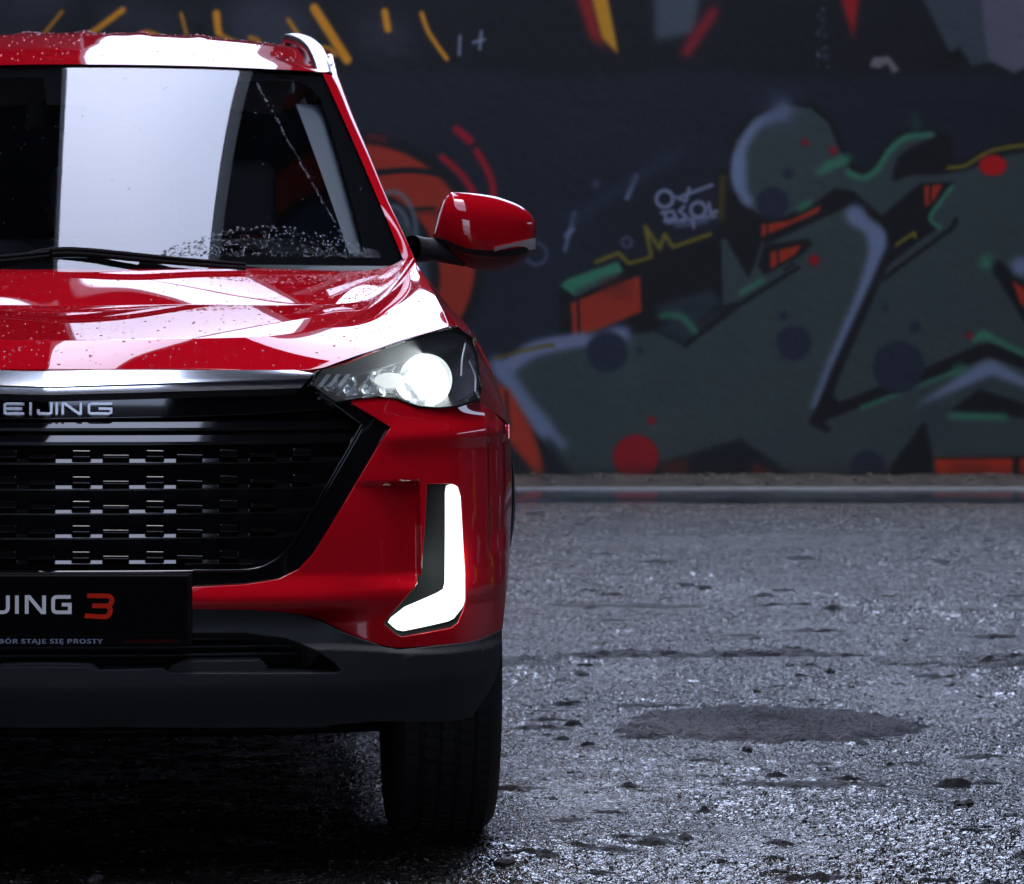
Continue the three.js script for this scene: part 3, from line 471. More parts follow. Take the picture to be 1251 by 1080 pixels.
part('headliner', gridGeo((u, v) => { const p = roof(lerp(0.03, 0.97, u), lerp(0.01, 0.97, v)); p.y -= 0.03; return p; }, 20, 12), std(lin(0.30, 0.31, 0.33), 0.95, 0, { side: THREE.DoubleSide }), car);
// --- windscreen pillars running into the roof sides
{
  const outer = spline([P(512, 330, -1.40), P(497, 298, -1.47), P(477, 256, -1.62), P(455, 200, -1.81), P(435, 151, -1.99), P(418, 104, -2.17), P(405, 73, -2.38), V(0.628, 1.665, -2.75), V(0.63, 1.66, -3.3), V(0.585, 1.59, -4.1)]);
  const inner = (t) => { const k = t * 9; if (k <= 5.2) return shieldAt(0.002)(1.0, clamp(k / 5.2, 0, 1)); const z = lerp(-2.13, -4.15, (k - 5.2) / 3.8), v = clamp((z + 1.955 + 0.16) / (-4.2 + 1.955 + 0.16), 0, 1); return roof(1, v); };
  const g = gridGeo((u, v) => { const a = inner(v), b = outer(v), p = a.clone().lerp(b, u), n = b.clone().sub(a); const s = 0.012 * Math.sin(u * Math.PI); return p.add(V(0.75, 0.45, 0.35).multiplyScalar(s)); }, 10, 90);
  both('pillar', g, M.paint);
  // side glass and its dark frame
  const sg = gridGeo((u, v) => { const k = lerp(0.08, 0.97, u), a = outer(k), w = lerp(-1.45, -4.05, u); const low = V(0.83, 1.06, Math.min(a.z - 0.02, w)); return a.lerp(low, v).add(V(-0.004 - 0.02 * v, 0, 0)); }, 40, 8);
  both('side_window', sg, M.tint);
}
// --- roof rails
{
  const path = [P(396, 93, -2.13), P(391, 76, -2.20), P(382, 59, -2.34), P(369, 49.5, -2.62), P(354, 48, -3.0), V(0.545, 1.705, -3.45), V(0.545, 1.680, -3.75), V(0.55, 1.63, -3.95)], s = spline(path);
  const g = sweep(Array.from({ length: 50 }, (_, i) => s(i / 49)), oval(0.021, 0.012, 16, 0.6), { up: V(0, 1, 0.6).normalize() });
  both('roof_rail', g, M.satin);
}
// --- wings
{
  const hb = [[549, 400], [573, 409], [583, 434], [586, 462], [585, 490]].map((q) => { const [X, Y] = FR(...q); return V(X, Y, front(X, Y)); });
  const rows = [hb, [P(545, 385, -0.46), P(576, 405, -0.64), P(593, 438, -0.66), P(607, 478, -0.67), P(618, 515, -0.67)], [P(537, 371, -0.56), P(563, 389, -0.87), P(591, 431, -0.89), P(612, 484, -0.90), P(621, 524, -0.90)], [P(527, 352, -0.80), V(0.845, 1.03, -1.12), V(0.888, 0.94, -1.13), V(0.910, 0.86, -1.13), V(0.922, 0.79, -1.13)], [P(515, 332, -1.10), V(0.835, 1.06, -1.38), V(0.888, 0.95, -1.39), V(0.905, 0.86, -1.39), V(0.915, 0.77, -1.39)]];
  const sp = rows.map((r) => spline(r));
  const g = gridGeo((u, v) => spline(sp.map((s) => s(u)))(v), 40, 50);
  const low = [[586, 492], [610, 517], [626, 560]];
  both('fender', g, M.paint);
  // side of the wing round the wheel arch, doors and rear quarter
  const invA = table([0, 0.070, 0.176, 0.262, 0.360, 0.480, 0.600, 0.700, 0.80, 0.95], [0.2, 0.55, 0.75, 0.82, 0.87, 0.895, 0.908, 0.916, 0.921, 0.922]);
  const sideY = table([0.3, 0.55, 0.70, 0.80, 0.86, 0.95, 1.06, 1.12], [0.915, 0.920, 0.921, 0.920, 0.908, 0.884, 0.832, 0.79]);
  const side = (z, y) => V(Math.min(z > -0.9 ? invA(Math.max(0, -z - B(y))) : 9, sideY(y) - 0.10 * Math.max(0, -z - 3.4) ** 2 - 0.012 * sst(-1.0, -1.3, z)), y, z);
  const arch = (cz, r, a0, a1, n = 24) => Array.from({ length: n + 1 }, (_, i) => { const a = lerp(a0, a1, i / n); return [cz + r * Math.cos(a), 0.35 + r * Math.sin(a)]; });
  const o = [[-0.47, 0.74], [-0.50, 0.80], [-0.66, 0.84], [-0.90, 0.83], [-1.13, 0.80], [-1.39, 0.77], [-1.41, 1.06], [-4.05, 1.08], [-4.25, 0.8], [-4.25, 0.45], ...arch(-3.44, 0.40, Math.PI * 0.93, Math.PI * 0.07).map((p) => p), [-2.98, 0.34], [-1.32, 0.34], ...arch(-0.87, 0.40, Math.PI * 0.98, Math.PI * 0.30)];
  both('body_side', panel(o.map(([z, y]) => [z, y]), (z, y) => { const p = side(z, y); p.x -= 0.004; return p; }, { size: 0.08, facing: V(1, 0, 0), t: 0.02 }), M.paint);
  // dark arch trims
  const ring = (cz) => { const a0 = cz > -2 ? -0.04 * Math.PI : 0; return gridGeo((u, v) => { const a = lerp(0.02, Math.PI * 0.98, v), r = lerp(0.37, 0.425, u), e = Math.sin(u * Math.PI) * 0.012, p = side(cz + r * Math.cos(a), 0.35 + r * Math.sin(a)); p.x += 0.002 + e * 0.6 - 0.01 * (1 - u) - (cz > -2 ? 0.045 * sst(0.30, 0.02, a / Math.PI) : 0); return p; }, 6, 40); };
  for (const cz of [-0.87, -3.44]) both('wheel_arch_trim', ring(cz), std(lin(0.018, 0.018, 0.02), 0.6, 0, { side: THREE.DoubleSide }));
  // tail
  part('tailgate', gridGeo((u, v) => { const t = u * 2 - 1, y = lerp(0.40, 1.06, v); return V(t * (0.845 - 0.03 * v), y, -4.25 - 0.05 * (1 - t * t) + 0.05 * v); }, 20, 8), M.paint, car);
  part('rear_window', gridGeo((u, v) => { const t = u * 2 - 1; return V(t * lerp(0.80, 0.57, v), lerp(1.06, 1.61, v), lerp(-4.24, -4.17, v)); }, 8, 4), std(lin(0.06, 0.07, 0.08), 0, 0, { transmission: 1, thickness: 0, ior: 1.5 }), car);
}
// --- front bumper skin
const grilleOuter = [[400, 478], [430, 492], [478, 521], [460, 550], [430, 601], [402, 648], [383, 678], [366, 696], [340, 708], [300, 714], [240, 717]];
const drlBezel = [[521, 590], [552, 590], [560, 593, 1], [564, 606], [569, 700], [570, 736], [567, 746], [560, 762], [552, 768], [492, 779], [484, 776], [469, 763], [470, 759], [509, 713], [514, 700], [517.5, 660], [520.5, 610]];
const redLow = [[614, 768], [588, 780], [577, 783], [487, 791], [468, 788], [445, 781], [420, 772], [395, 760], [368, 751], [340, 747], [300, 744], [235, 743]];
const Dred = (X, Y) => {
  const rec = sst(0.545, 0.690, X) * (1 - sst(0.687, 0.696, X)) * sst(0.764, 0.754, Y) * sst(0.560, 0.592, Y) * -0.026;
  const ledge = 0.020 * sst(0.515, 0.550, Y) * sst(0.60, 0.553, Y) * (1 - sst(0.46, 0.66, X) * 0.75);
  const under = -0.035 * sst(0.535, 0.500, Y) * (1 - sst(0.50, 0.62, X));
  const brow = 0.012 * Math.exp(-(((Y - 0.845) / 0.022) ** 2)) * sst(0.60, 0.66, X);
  const side = -0.012 * sst(0.830, 0.842, X) * sst(0.60, 0.66, Y) * sst(0.90, 0.85, Y);
  return rec + ledge + under + brow + side;
};
{
  const half = [...frs([[430, 490], [455, 486], [479, 487], [505, 498], [530, 500], [560, 497], [585, 491], [603, 505], [617, 518], [624, 545], [626, 562], [626, 600], [624, 650], [621, 700], [617, 740], [614, 768]]), ...frs(redLow), ...frs([[235, 717]]), ...frs(grilleOuter.slice(1).reverse())];
  const g = panel(half, skin(0, Dred), { holes: [frs(drlBezel)], size: 0.009, t: 0.022, r: 0.0015, dir: V(0, 0, -1) });
  const cross = panel(whole([C(717), ...frs([[236, 717], [236, 743]]), C(743)]), skin(0, Dred), { size: 0.012, t: 0.02 });
  part('front_bumper', join([g, flip(g), cross]), M.paint, car);
}
// --- lower trim
const Dtrim = (X, Y) => 0.010 - 0.030 * sst(0.40, 0.31, Y) + 0.012 * sst(0.470, 0.456, Y + 0.02 * sst(0.5, 0.75, X)) - 0.02 * sst(0.56, 0.50, X) * sst(0.46, 0.52, Y) - 0.05 * sst(0.82, 0.91, X) * sst(0.50, 0.34, Y);
const intake = [[0, 776, 1], [235, 772], [300, 772], [350, 778], [385, 791], [408, 806], [418, 818], [410, 822, 1], [205, 822, 1], [200, 817, 1], [120, 819, 1], [112, 815, 1], [0, 815, 1]];
{
  const lowIn = [...frs([[611, 806], [606, 826], [599, 842], [589, 858], [577, 876], [560, 880], [466, 881], [420, 884], [396, 888]]), ...frs([[268, 889], [144, 888]]), C(889)];
  const half = [...frs([[235, 745], [300, 746], [340, 749], [368, 753], [395, 762], [420, 774], [445, 783], [468, 790], [487, 793], [577, 785], [588, 782], [613, 770]]), ...lowIn];
  const hole = frs(intake.slice(1, -1)), outline = whole([C(745), ...half]);
  const full = whole([C(776), ...frs([...intake.slice(1, -1)]), C(815)]);
  const g = panel(outline, skin(0, Dtrim), { holes: [full], size: 0.016, t: 0.05, r: 0.003 });
  const bm = part('lower_bumper', g, M.trim, car);
  part('intake', panel(full, skin(-0.055), { size: 0.04, t: 0.002 }), M.dark, car);
  for (let i = 0; i < 3; i++) { const py = 783 + i * 10; const xs = Array.from({ length: 31 }, (_, k) => lerp(-0.46, 0.46, k / 30)); part('intake_bar', sweep(xs.map((X) => V(X, FR(100, py)[1], front(X, 0.45) - 0.03)), oval(0.008, 0.004, 8), { caps: false }), M.trim, bm); }
  // raised lip plates in the middle and beside it
  const lipA = whole([C(811), ...frs([[112, 812], [121, 819], [121, 823]]), C(823)]);
  part('skid_lip', panel(lipA, skin(0.016), { size: 0.03, t: 0.03, r: 0.004 }), M.trim, bm);
  both('skid_lip', panel(frs([[203, 823], [212, 814], [225, 809], [318, 808], [325, 815], [325, 823]]), skin(0.006), { size: 0.03, t: 0.03, r: 0.004 }), M.trim, bm);
  // underside
  part('undertray', gridGeo((u, v) => { const X = lerp(-0.66, 0.66, u), z = lerp(-0.05, -3.9, v); return V(X, lerp(0.30, 0.22, sst(0, 0.15, v)), z + front(X, 0.35) * (1 - v)); }, 20, 20), M.dark, car);
  part('splitter', panel(whole([C(884), ...frs([[60, 884], [62, 892], [95, 896], [118, 894], [144, 888]]), C(888)]), skin(-0.06), { size: 0.03, t: 0.02 }), M.dark, car);
}
// --- grille
{
  const outer = [...frs([[384, 476], ...grilleOuter]), C(718)], up = C(484);
  const gr = part('grille', panel(whole([up, ...frs([[60, 484], [369, 476]]), ...outer]), skin(-0.06), { size: 0.05, t: 0.004 }), M.dark, car);
  const inner = [[395, 484], [414, 496], [446, 520], [434, 542], [404, 594], [376, 642], [360, 667], [350, 678], [333, 690], [307, 698], [240, 699]];
  const ins = (Dd) => frs(inner);
  // gloss black frame down the side and along the foot
  const half = [...frs([[386, 480], [400, 480], [430, 493], [476, 521], [459, 550], [429, 601], [401, 648], [382, 678], [365, 695], [340, 706.5], [300, 712.5], [240, 715.5]]), C(716), C(700), ...frs(inner.slice().reverse())];
  const fr = panel(half, skin(-0.006), { size: 0.02, t: 0.05, r: 0.004 });
  part('grille_frame', join([fr, flip(fr)]), M.gloss, gr);
  // bead along the inside of the frame
  const bead = smooth2(frs(inner.slice(2).map(([a, b]) => [a - 4, b - 1])), 5).map(([X, Y]) => V(X, Y, front(X, Y) - 0.006));
  const bd = sweep(bead, oval(0.0035, 0.0035, 6), { up: V(0, 0, 1) }); part('grille_bead', join([bd, flip(bd)]), M.gloss, gr);
  const edgeX = (py) => { for (let i = 0; i < inner.length - 1; i++) { const [a, b] = inner[i], [c, d] = inner[i + 1]; if (py >= b && py <= d) return lerp(a, c, (py - b) / Math.max(1e-6, d - b)); } return 300; };
  const bars = [[523, 0.0095, 0.0055], [540, 0.0105, 0.006], [566, 0.006, 0.0036], [598, 0.0055, 0.0033], [628, 0.0055, 0.0033], [658, 0.0055, 0.0033], [690, 0.0055, 0.0033]];
  const tall = new RoundedBoxGeometry(0.036, 0.015, 0.022, 1, 0.003), flat = new RoundedBoxGeometry(0.050, 0.007, 0.026, 1, 0.002);
  bars.forEach(([py, h, dep], bi) => {
    const Y = FR(100, py)[1], xe = FR(edgeX(py) + 2, py)[0], n = 60;
    const s = sweep(Array.from({ length: n + 1 }, (_, i) => { const X = lerp(-xe, xe, i / n); return V(X, Y, front(X, Y) - 0.026); }), [[-dep - 0.012, -h * 0.4], [-dep - 0.012, h * 0.8], [-dep * 0.3, h], [dep, -h * 0.1], [dep * 0.85, -h * 0.7], [0, -h]], { caps: false, flat: true });
    const b = part('slat', s, M.gloss, gr);
    if (bi < 2) return;
    for (let k = -9; k <= 9; k++) {
      const even = (k & 1) === 0, X = k * 0.068 - 0.075 + (even ? 0 : -0.004); if (Math.abs(X) > xe - 0.03) continue;
      const m = part('block', even ? tall : flat, M.gloss, b); m.position.set(X, Y + (even ? 0.0135 : 0.0085), front(X, Y) - 0.030); m.rotation.y = -Math.atan((A(Math.abs(X) + 0.01) - A(Math.abs(X) - 0.01)) / 0.02) * -Math.sign(X); m.rotation.x = -0.25;
    }
  });
  // upper dark panel that carries the word
  part('grille_panel', panel(whole([C(483), ...frs([[60, 483], [200, 481], [367, 476], [384, 478], [412, 498], [300, 505], [200, 509]]), C(511)]), skin(-0.018), { size: 0.02, t: 0.02, r: 0.004 }), M.gloss, gr);
  // chrome strip: an upper and a lower facet
  const hiX = [...Array(21)].map((_, i) => i / 20);
  const topE = (t) => { const [X, Y] = FR(lerp(60, 386, t), lerp(452.5, 452.5, t)); return V(t === 0 ? 0 : X, Y, front(X, Y) - 0.012); };
  const midE = (t) => { const [X, Y] = FR(lerp(60, 378, t), lerp(472, 462, t)); return V(t === 0 ? 0 : X, Y, front(X, Y) + 0.012); };
  const lowE = (t) => { const [X, Y] = FR(lerp(60, 367, t), lerp(482.5, 474, t)); return V(t === 0 ? 0 : X, Y, front(X, Y) + 0.004); };
  const strip = (a, b) => { const g = gridGeo((u, v) => { const t = Math.abs(u * 2 - 1), p = a(t).lerp(b(t), v); p.z += 0.0015 * Math.sin(v * Math.PI); if (u < 0.5) p.x = -p.x; return p; }, 80, 5); return g; };
  const back = (e) => (t) => e(t).add(V(0, 0, -0.04));
  const cm = M.chrome.clone(); cm.side = THREE.DoubleSide;
  part('chrome_strip', join([strip(topE, midE), strip(midE, lowE), strip(back(topE), topE), strip(lowE, back(lowE))]), cm, car);
  // the word on the grille: thin bright strokes
  const L = 0.0042, letters = { B: [[[0, 0], [0, 1]], [[.12, 1], [.9, 1], [1, .9], [1, .66]], [[.12, .52], [.9, .52], [1, .42], [1, .1], [.9, 0], [.12, 0]]], E: [[[1, 1], [.1, 1], [0, .9], [0, .1], [.1, 0], [1, 0]], [[.12, .5], [.9, .5]]], I: [[[.5, 0], [.5, 1]]], J: [[[1, 1], [1, .1], [.9, 0], [.1, 0], [0, .1], [0, .3]]], i: [[[.5, 0], [.5, .66]], [[.5, .86], [.5, 1]]], N: [[[0, 0], [0, 1], [.12, 1], [.88, 0], [1, 0], [1, 1]]], G: [[[1, 1], [.1, 1], [0, .9], [0, .1], [.1, 0], [.9, 0], [1, .1], [1, .5], [.5, .5]]] };
  for (const [ch, x0, x1] of [['B', -29, -3], ['E', 4, 29], ['I', 34, 40], ['J', 45, 64], ['i', 66, 72], ['N', 75, 100], ['G', 107, 137]]) {
    const [X0, yb] = FR(x0, 507), [X1, yt] = FR(x1, 492), geos = letters[ch].map((st) => {
      const q = st.map((a) => new THREE.Vector2(lerp(X0 + L / 2, X1 - L / 2, a[0]), lerp(yb + L / 2, yt - L / 2, a[1]))), l = [], r = [];
      q.forEach((p, i) => {
        const d0 = i ? p.clone().sub(q[i - 1]).normalize() : q[1].clone().sub(p).normalize(), d1 = i < q.length - 1 ? q[i + 1].clone().sub(p).normalize() : d0, n0 = new THREE.Vector2(-d0.y, d0.x), n1 = new THREE.Vector2(-d1.y, d1.x), m = n0.clone().add(n1).normalize(), k = L / 2 / Math.max(0.5, m.dot(n0));
        const e = i === 0 ? d1.clone().multiplyScalar(-L / 2) : i === q.length - 1 ? d0.clone().multiplyScalar(L / 2) : new THREE.Vector2();
        l.push([p.x + m.x * k + e.x, p.y + m.y * k + e.y]); r.push([p.x - m.x * k + e.x, p.y - m.y * k + e.y]);
      });
      return panel([...l, ...r.reverse()], skin(-0.010), { size: 0.03, t: 0.008, r: 0.0006 });
    });
    part('letter', join(geos), M.badge, gr);
  }
}
// --- number plate and its holder
{
  const c = document.createElement('canvas'); c.width = 2048; c.height = 448; const x = c.getContext('2d');
  const gd = x.createLinearGradient(0, 0, 0, 448); x.fillStyle = '#030303'; x.fillRect(0, 0, 2048, 448);
  const stretch = (s, cx, cy, size, sx, col, weight = 'bold') => { x.save(); x.translate(cx, cy); x.scale(sx, 1); x.font = `${weight} ${size}px sans-serif`; x.textAlign = 'left'; x.textBaseline = 'alphabetic'; x.fillStyle = col; x.fillText(s, 0, 0); const w = x.measureText(s).width * sx; x.restore(); return w; };
  // the plate is 342 px wide in the photograph: its pixel u lies at (u + 110) / 342 of the canvas
  const k = 2048 / 342, at = (u) => (u + 110) * k, sy = 448 / 76, ya = (y) => (y - 700) * sy;
  const h = ya(748) - ya(724), fs = h / 0.73;
  x.font = `bold ${fs}px sans-serif`;
  const ink = (list, w, col) => { x.strokeStyle = col; x.lineWidth = w * sy; x.lineJoin = 'miter'; x.lineCap = 'butt'; for (const st of list) { x.beginPath(); st.forEach((q, i) => (i === 0 ? x.moveTo(at(q[0]), ya(q[1])) : q.length === 2 ? x.lineTo(at(q[0]), ya(q[1])) : x.quadraticCurveTo(at(q[0]), ya(q[1]), at(q[2]), ya(q[3])))); x.stroke(); } };
  ink([[[-76, 724.5], [-60, 724.5], [-55, 724.5, -55, 730], [-55, 736, -60, 736], [-76, 736]], [[-60, 736], [-54, 736, -54, 742], [-54, 746.5, -60, 746.5], [-76, 746.5]], [[-73.5, 722], [-73.5, 749]], [[-28, 724.5], [-42, 724.5], [-47, 724.5, -47, 730], [-47, 741], [-47, 746.5, -42, 746.5], [-28, 746.5]], [[-47, 735.5], [-29, 735.5]], [[-20, 724], [-20, 748]]], 4.6, '#f4f4f4');
  ink([[[10.5, 724], [10.5, 739], [10.5, 746, 4, 746], [-8, 746]], [[21.5, 724], [21.5, 748]], [[33.5, 748], [33.5, 726], [36.5, 726], [52, 746], [54.5, 746], [54.5, 724]], [[87, 726], [71, 726], [65.5, 726, 65.5, 731], [65.5, 741], [65.5, 746, 71, 746], [85.8, 746], [85.8, 736], [76, 736]]], 4.8, '#f4f4f4');
  // red figure three of flat strokes
  x.strokeStyle = '#d8301c'; x.lineWidth = 6.2 * sy; x.lineJoin = 'round'; x.beginPath(); x.moveTo(at(107), ya(724.5)); x.lineTo(at(130), ya(724.5)); x.quadraticCurveTo(at(137), ya(724.5), at(137), ya(731)); x.quadraticCurveTo(at(136), ya(737.5), at(130), ya(737.5)); x.lineTo(at(113), ya(737.5)); x.stroke();
  x.beginPath(); x.moveTo(at(130), ya(738)); x.quadraticCurveTo(at(136), ya(739), at(135), ya(745)); x.quadraticCurveTo(at(134), ya(752), at(127), ya(752)); x.lineTo(at(104), ya(750.5)); x.stroke();
  const t = new THREE.CanvasTexture(c); t.colorSpace = THREE.SRGBColorSpace; t.anisotropy = 8;
  const xR = FR(231, 738)[0], yT = FR(60, 701)[1], yB = FR(60, 776)[1], w = xR * 2, hh = yT - yB;
  const holder = new RoundedBoxGeometry(w + 0.012, hh + 0.020, 0.016, 2, 0.004); holder.translate(0, (yT + yB) / 2 - 0.0065, 0.014);
  const hold = part('plate_holder', holder, M.dark, car);
  const pg = new RoundedBoxGeometry(w, hh, 0.006, 2, 0.002); pg.translate(0, (yT + yB) / 2, 0.024);
  part('number_plate', pg, std(lin(0.006, 0.006, 0.006), 0.5, 0, { specularIntensity: 0.2 }), hold);
  const face = new THREE.PlaneGeometry(w - 0.006, hh - 0.006); { const u = face.attributes.uv; const xl = EYE.x + (-110 - CX) * 7 / FOCAL, xr = EYE.x + (232 - CX) * 7 / FOCAL; const p = face.attributes.position; for (let i = 0; i < 4; i++) u.setX(i, (p.getX(i) - xl) / (xr - xl)); }
  face.translate(0, (yT + yB) / 2, 0.0285);
  part('plate_print', face, std(lin(1, 1, 1), 0.45, 0, { map: t, specularIntensity: 0.05 }), hold);
  // slogan on the holder's lower lip
  const c2 = document.createElement('canvas'); c2.width = 2048; c2.height = 64; const y = c2.getContext('2d'); y.fillStyle = '#040405'; y.fillRect(0, 0, 2048, 64);
  y.font = 'bold 56px sans-serif'; const word = 'WYBÓR STAJE SIĘ PROSTY', ww = y.measureText(word).width; y.save(); const a0 = at(-20), a1 = at(126); y.translate(a0, 52); y.scale((a1 - a0) / ww, 1); y.fillStyle = '#a9afc4'; y.fillText(word, 0, 0); y.restore();
  y.filter = 'blur(8px)'; y.fillStyle = '#4a0c10'; y.fillRect(at(152), 18, at(218) - at(152), 26); y.filter = 'none';
  const t2 = new THREE.CanvasTexture(c2); t2.colorSpace = THREE.SRGBColorSpace; t2.anisotropy = 8;
  const f2 = new THREE.PlaneGeometry(w - 0.006, 0.0135); { const u = f2.attributes.uv, p = f2.attributes.position; const xl = EYE.x + (-110 - CX) * 7 / FOCAL, xr = EYE.x + (232 - CX) * 7 / FOCAL; for (let i = 0; i < 4; i++) u.setX(i, (p.getX(i) - xl) / (xr - xl)); }
  f2.translate(0, yB - 0.0085, 0.0235); part('slogan_print', f2, std(lin(1, 1, 1), 0.5, 0, { map: t2, specularIntensity: 0.1 }), hold);
}
// --- headlights
function headlight() {
  const outline = frs([[381, 471], [386, 455, 1], [430, 437], [465, 426], [510, 411.5], [549, 399.5], [572, 409], [580, 424], [583, 436], [585, 462], [584.5, 481], [575, 492], [552, 497], [530, 498], [505, 495], [479, 485], [455, 485], [437, 487], [407, 491]]);
  const g = new THREE.Group(); g.name = 'headlight'; car.add(g);
  const box = part('lamp_housing', panel(outline, (X, Y) => V(X, Y, front(X, Y) - 0.075 - 0.02 * sst(0.5, 0.7, X)), { size: 0.02, t: 0.003, r: 0.001 }), std(lin(0.11, 0.12, 0.13), 0.3), g);
  part('lamp_rim', join([sweep([...outline, outline[0]].map(([X, Y]) => V(X, Y, front(X, Y) - 0.02)), [[-0.0015, -0.055], [0.0015, -0.055], [0.0015, 0.022], [-0.0015, 0.022]], { up: V(0, 0, 1), caps: false })]), M.gloss, g);
  // bright reflector tray
  const tray = frs([[396, 474], [425, 462], [490, 447], [522, 436], [548, 446], [556, 466], [550, 484], [525, 494], [500, 490], [478, 481], [440, 484], [410, 487]]);
  part('reflector', panel(tray, (X, Y) => V(X, Y, front(X, Y) - 0.058 + 0.008 * Math.sin(X * 180) * Math.sin(Y * 140)), { size: 0.006, t: 0.004 }), M.reflector, g);
  const [bx, by] = FR(521, 465), bz = front(bx, by);
  const bowl = new THREE.LatheGeometry([[0.012, -0.036], [0.030, -0.026], [0.044, -0.008], [0.050, 0.006], [0.052, 0.006], [0.052, -0.03]].map((p) => new THREE.Vector2(...p)), 40); bowl.rotateX(Math.PI / 2); bowl.translate(bx, by, bz - 0.03);
  const rm = std(lin(0.08, 0.085, 0.09), 0.45, 0.4); rm.side = THREE.DoubleSide; part('lamp_bowl', bowl, rm, g);
  const bulb = new THREE.SphereGeometry(0.026, 32, 20); bulb.scale(1.15, 1, 0.6); bulb.translate(bx, by, bz - 0.032); part('lamp_lens', bulb, M.lamp, g);
  // second, dimmer cell further in
  const [cx, cy] = FR(478, 466), cz = front(cx, cy); const cell = new THREE.SphereGeometry(0.020, 24, 12); cell.scale(1.5, 0.75, 0.4); cell.translate(cx, cy, cz - 0.045); const dim = M.lamp.clone(); dim.emissiveIntensity = 0.9; part('side_lens', cell, dim, g);
  // brow with slats over the lamp
  part('lamp_brow', panel(frs([[392, 455], [465, 431], [549, 404], [566, 410], [560, 424], [520, 434], [470, 449], [424, 461]]), (X, Y) => V(X, Y, front(X, Y) - 0.045 + 0.02 * sst(0.0, 0.04, Y - (0.965 + (X - 0.5) * 0.30))), { size: 0.012, t: 0.02, r: 0.002 }), std(lin(0.10, 0.105, 0.115), 0.5), g);
  for (const k of [0, 1, 2]) part('light_bar', panel(frs([[389 + k * 12, 473], [400 + k * 12, 458], [405 + k * 12, 458], [394 + k * 12, 473]]), skin(-0.03), { size: 0.02, t: 0.012, r: 0.001 }), M.bar, g);
  for (const [list] of [[[[564, 460], [565, 440], [569, 420]]], [[[573, 441], [581, 460], [581, 480]]]]) { const s = spline(list.map(([a, b]) => { const [X, Y] = FR(a, b); return V(X, Y, front(X, Y) - 0.012); })); part('light_guide', sweep(Array.from({ length: 14 }, (_, i) => s(i / 13)), oval(0.002, 0.002, 8), { up: V(0, 0, 1) }), M.bar, g); }
  part('lens_cover', panel(outline, skin(-0.001), { size: 0.02, t: 0.004, r: 0.003 }), M.lens, g);
  return { g, at: [bx, by, bz - 0.032] };
}
const hl = headlight();
{
  const m = new THREE.Group(); m.name = 'headlight'; car.add(m);
  for (const c of hl.g.children) part(c.name, flip(c.geometry), c.material, m);
  for (const s of [1, -1]) { const l = new THREE.PointLight(0xf2ffff, 0.12, 0, 2); l.position.set(s * hl.at[0], hl.at[1], hl.at[2]); l.castShadow = true; l.shadow.radius = 1.5; scene.add(l); }
}
// --- day running lights
{
  const lit = frs([[551, 595], [553.5, 594], [557, 593], [561, 598], [563, 606], [566, 650], [568.5, 704], [568.5, 733], [566, 741], [555, 755], [549, 758], [494, 770], [489, 769], [479, 761], [482, 757], [499, 744], [539, 727], [547, 722], [549.5, 713], [550, 660], [550, 602]]);
  const bz = panel(frs(drlBezel), skin(-0.052), { size: 0.02, t: 0.003 }), wall = sweep([...frs(drlBezel), frs(drlBezel)[0]].map(([X, Y]) => V(X, Y, front(X, Y) - 0.014)), [[-0.001, -0.042], [0.0025, -0.042], [0.0025, 0.006], [-0.001, 0.006]], { up: V(0, 0, 1), caps: false });
  const drl = panel(lit, skin(-0.010), { size: 0.015, t: 0.010, r: 0.003 });
  for (const s of [1, -1]) {
    const f = s > 0 ? (g) => g : flip, b = part('running_light_bezel', f(join([bz, wall])), M.dark, car); part('running_light', f(drl), M.drl, b);
    const [X, Y] = FR(560, 690), l = new THREE.PointLight(0xeafff6, 0.03, 0, 2); l.position.set(s * X, Y, front(X, Y) + 0.03); l.castShadow = true; scene.add(l);
  }
}
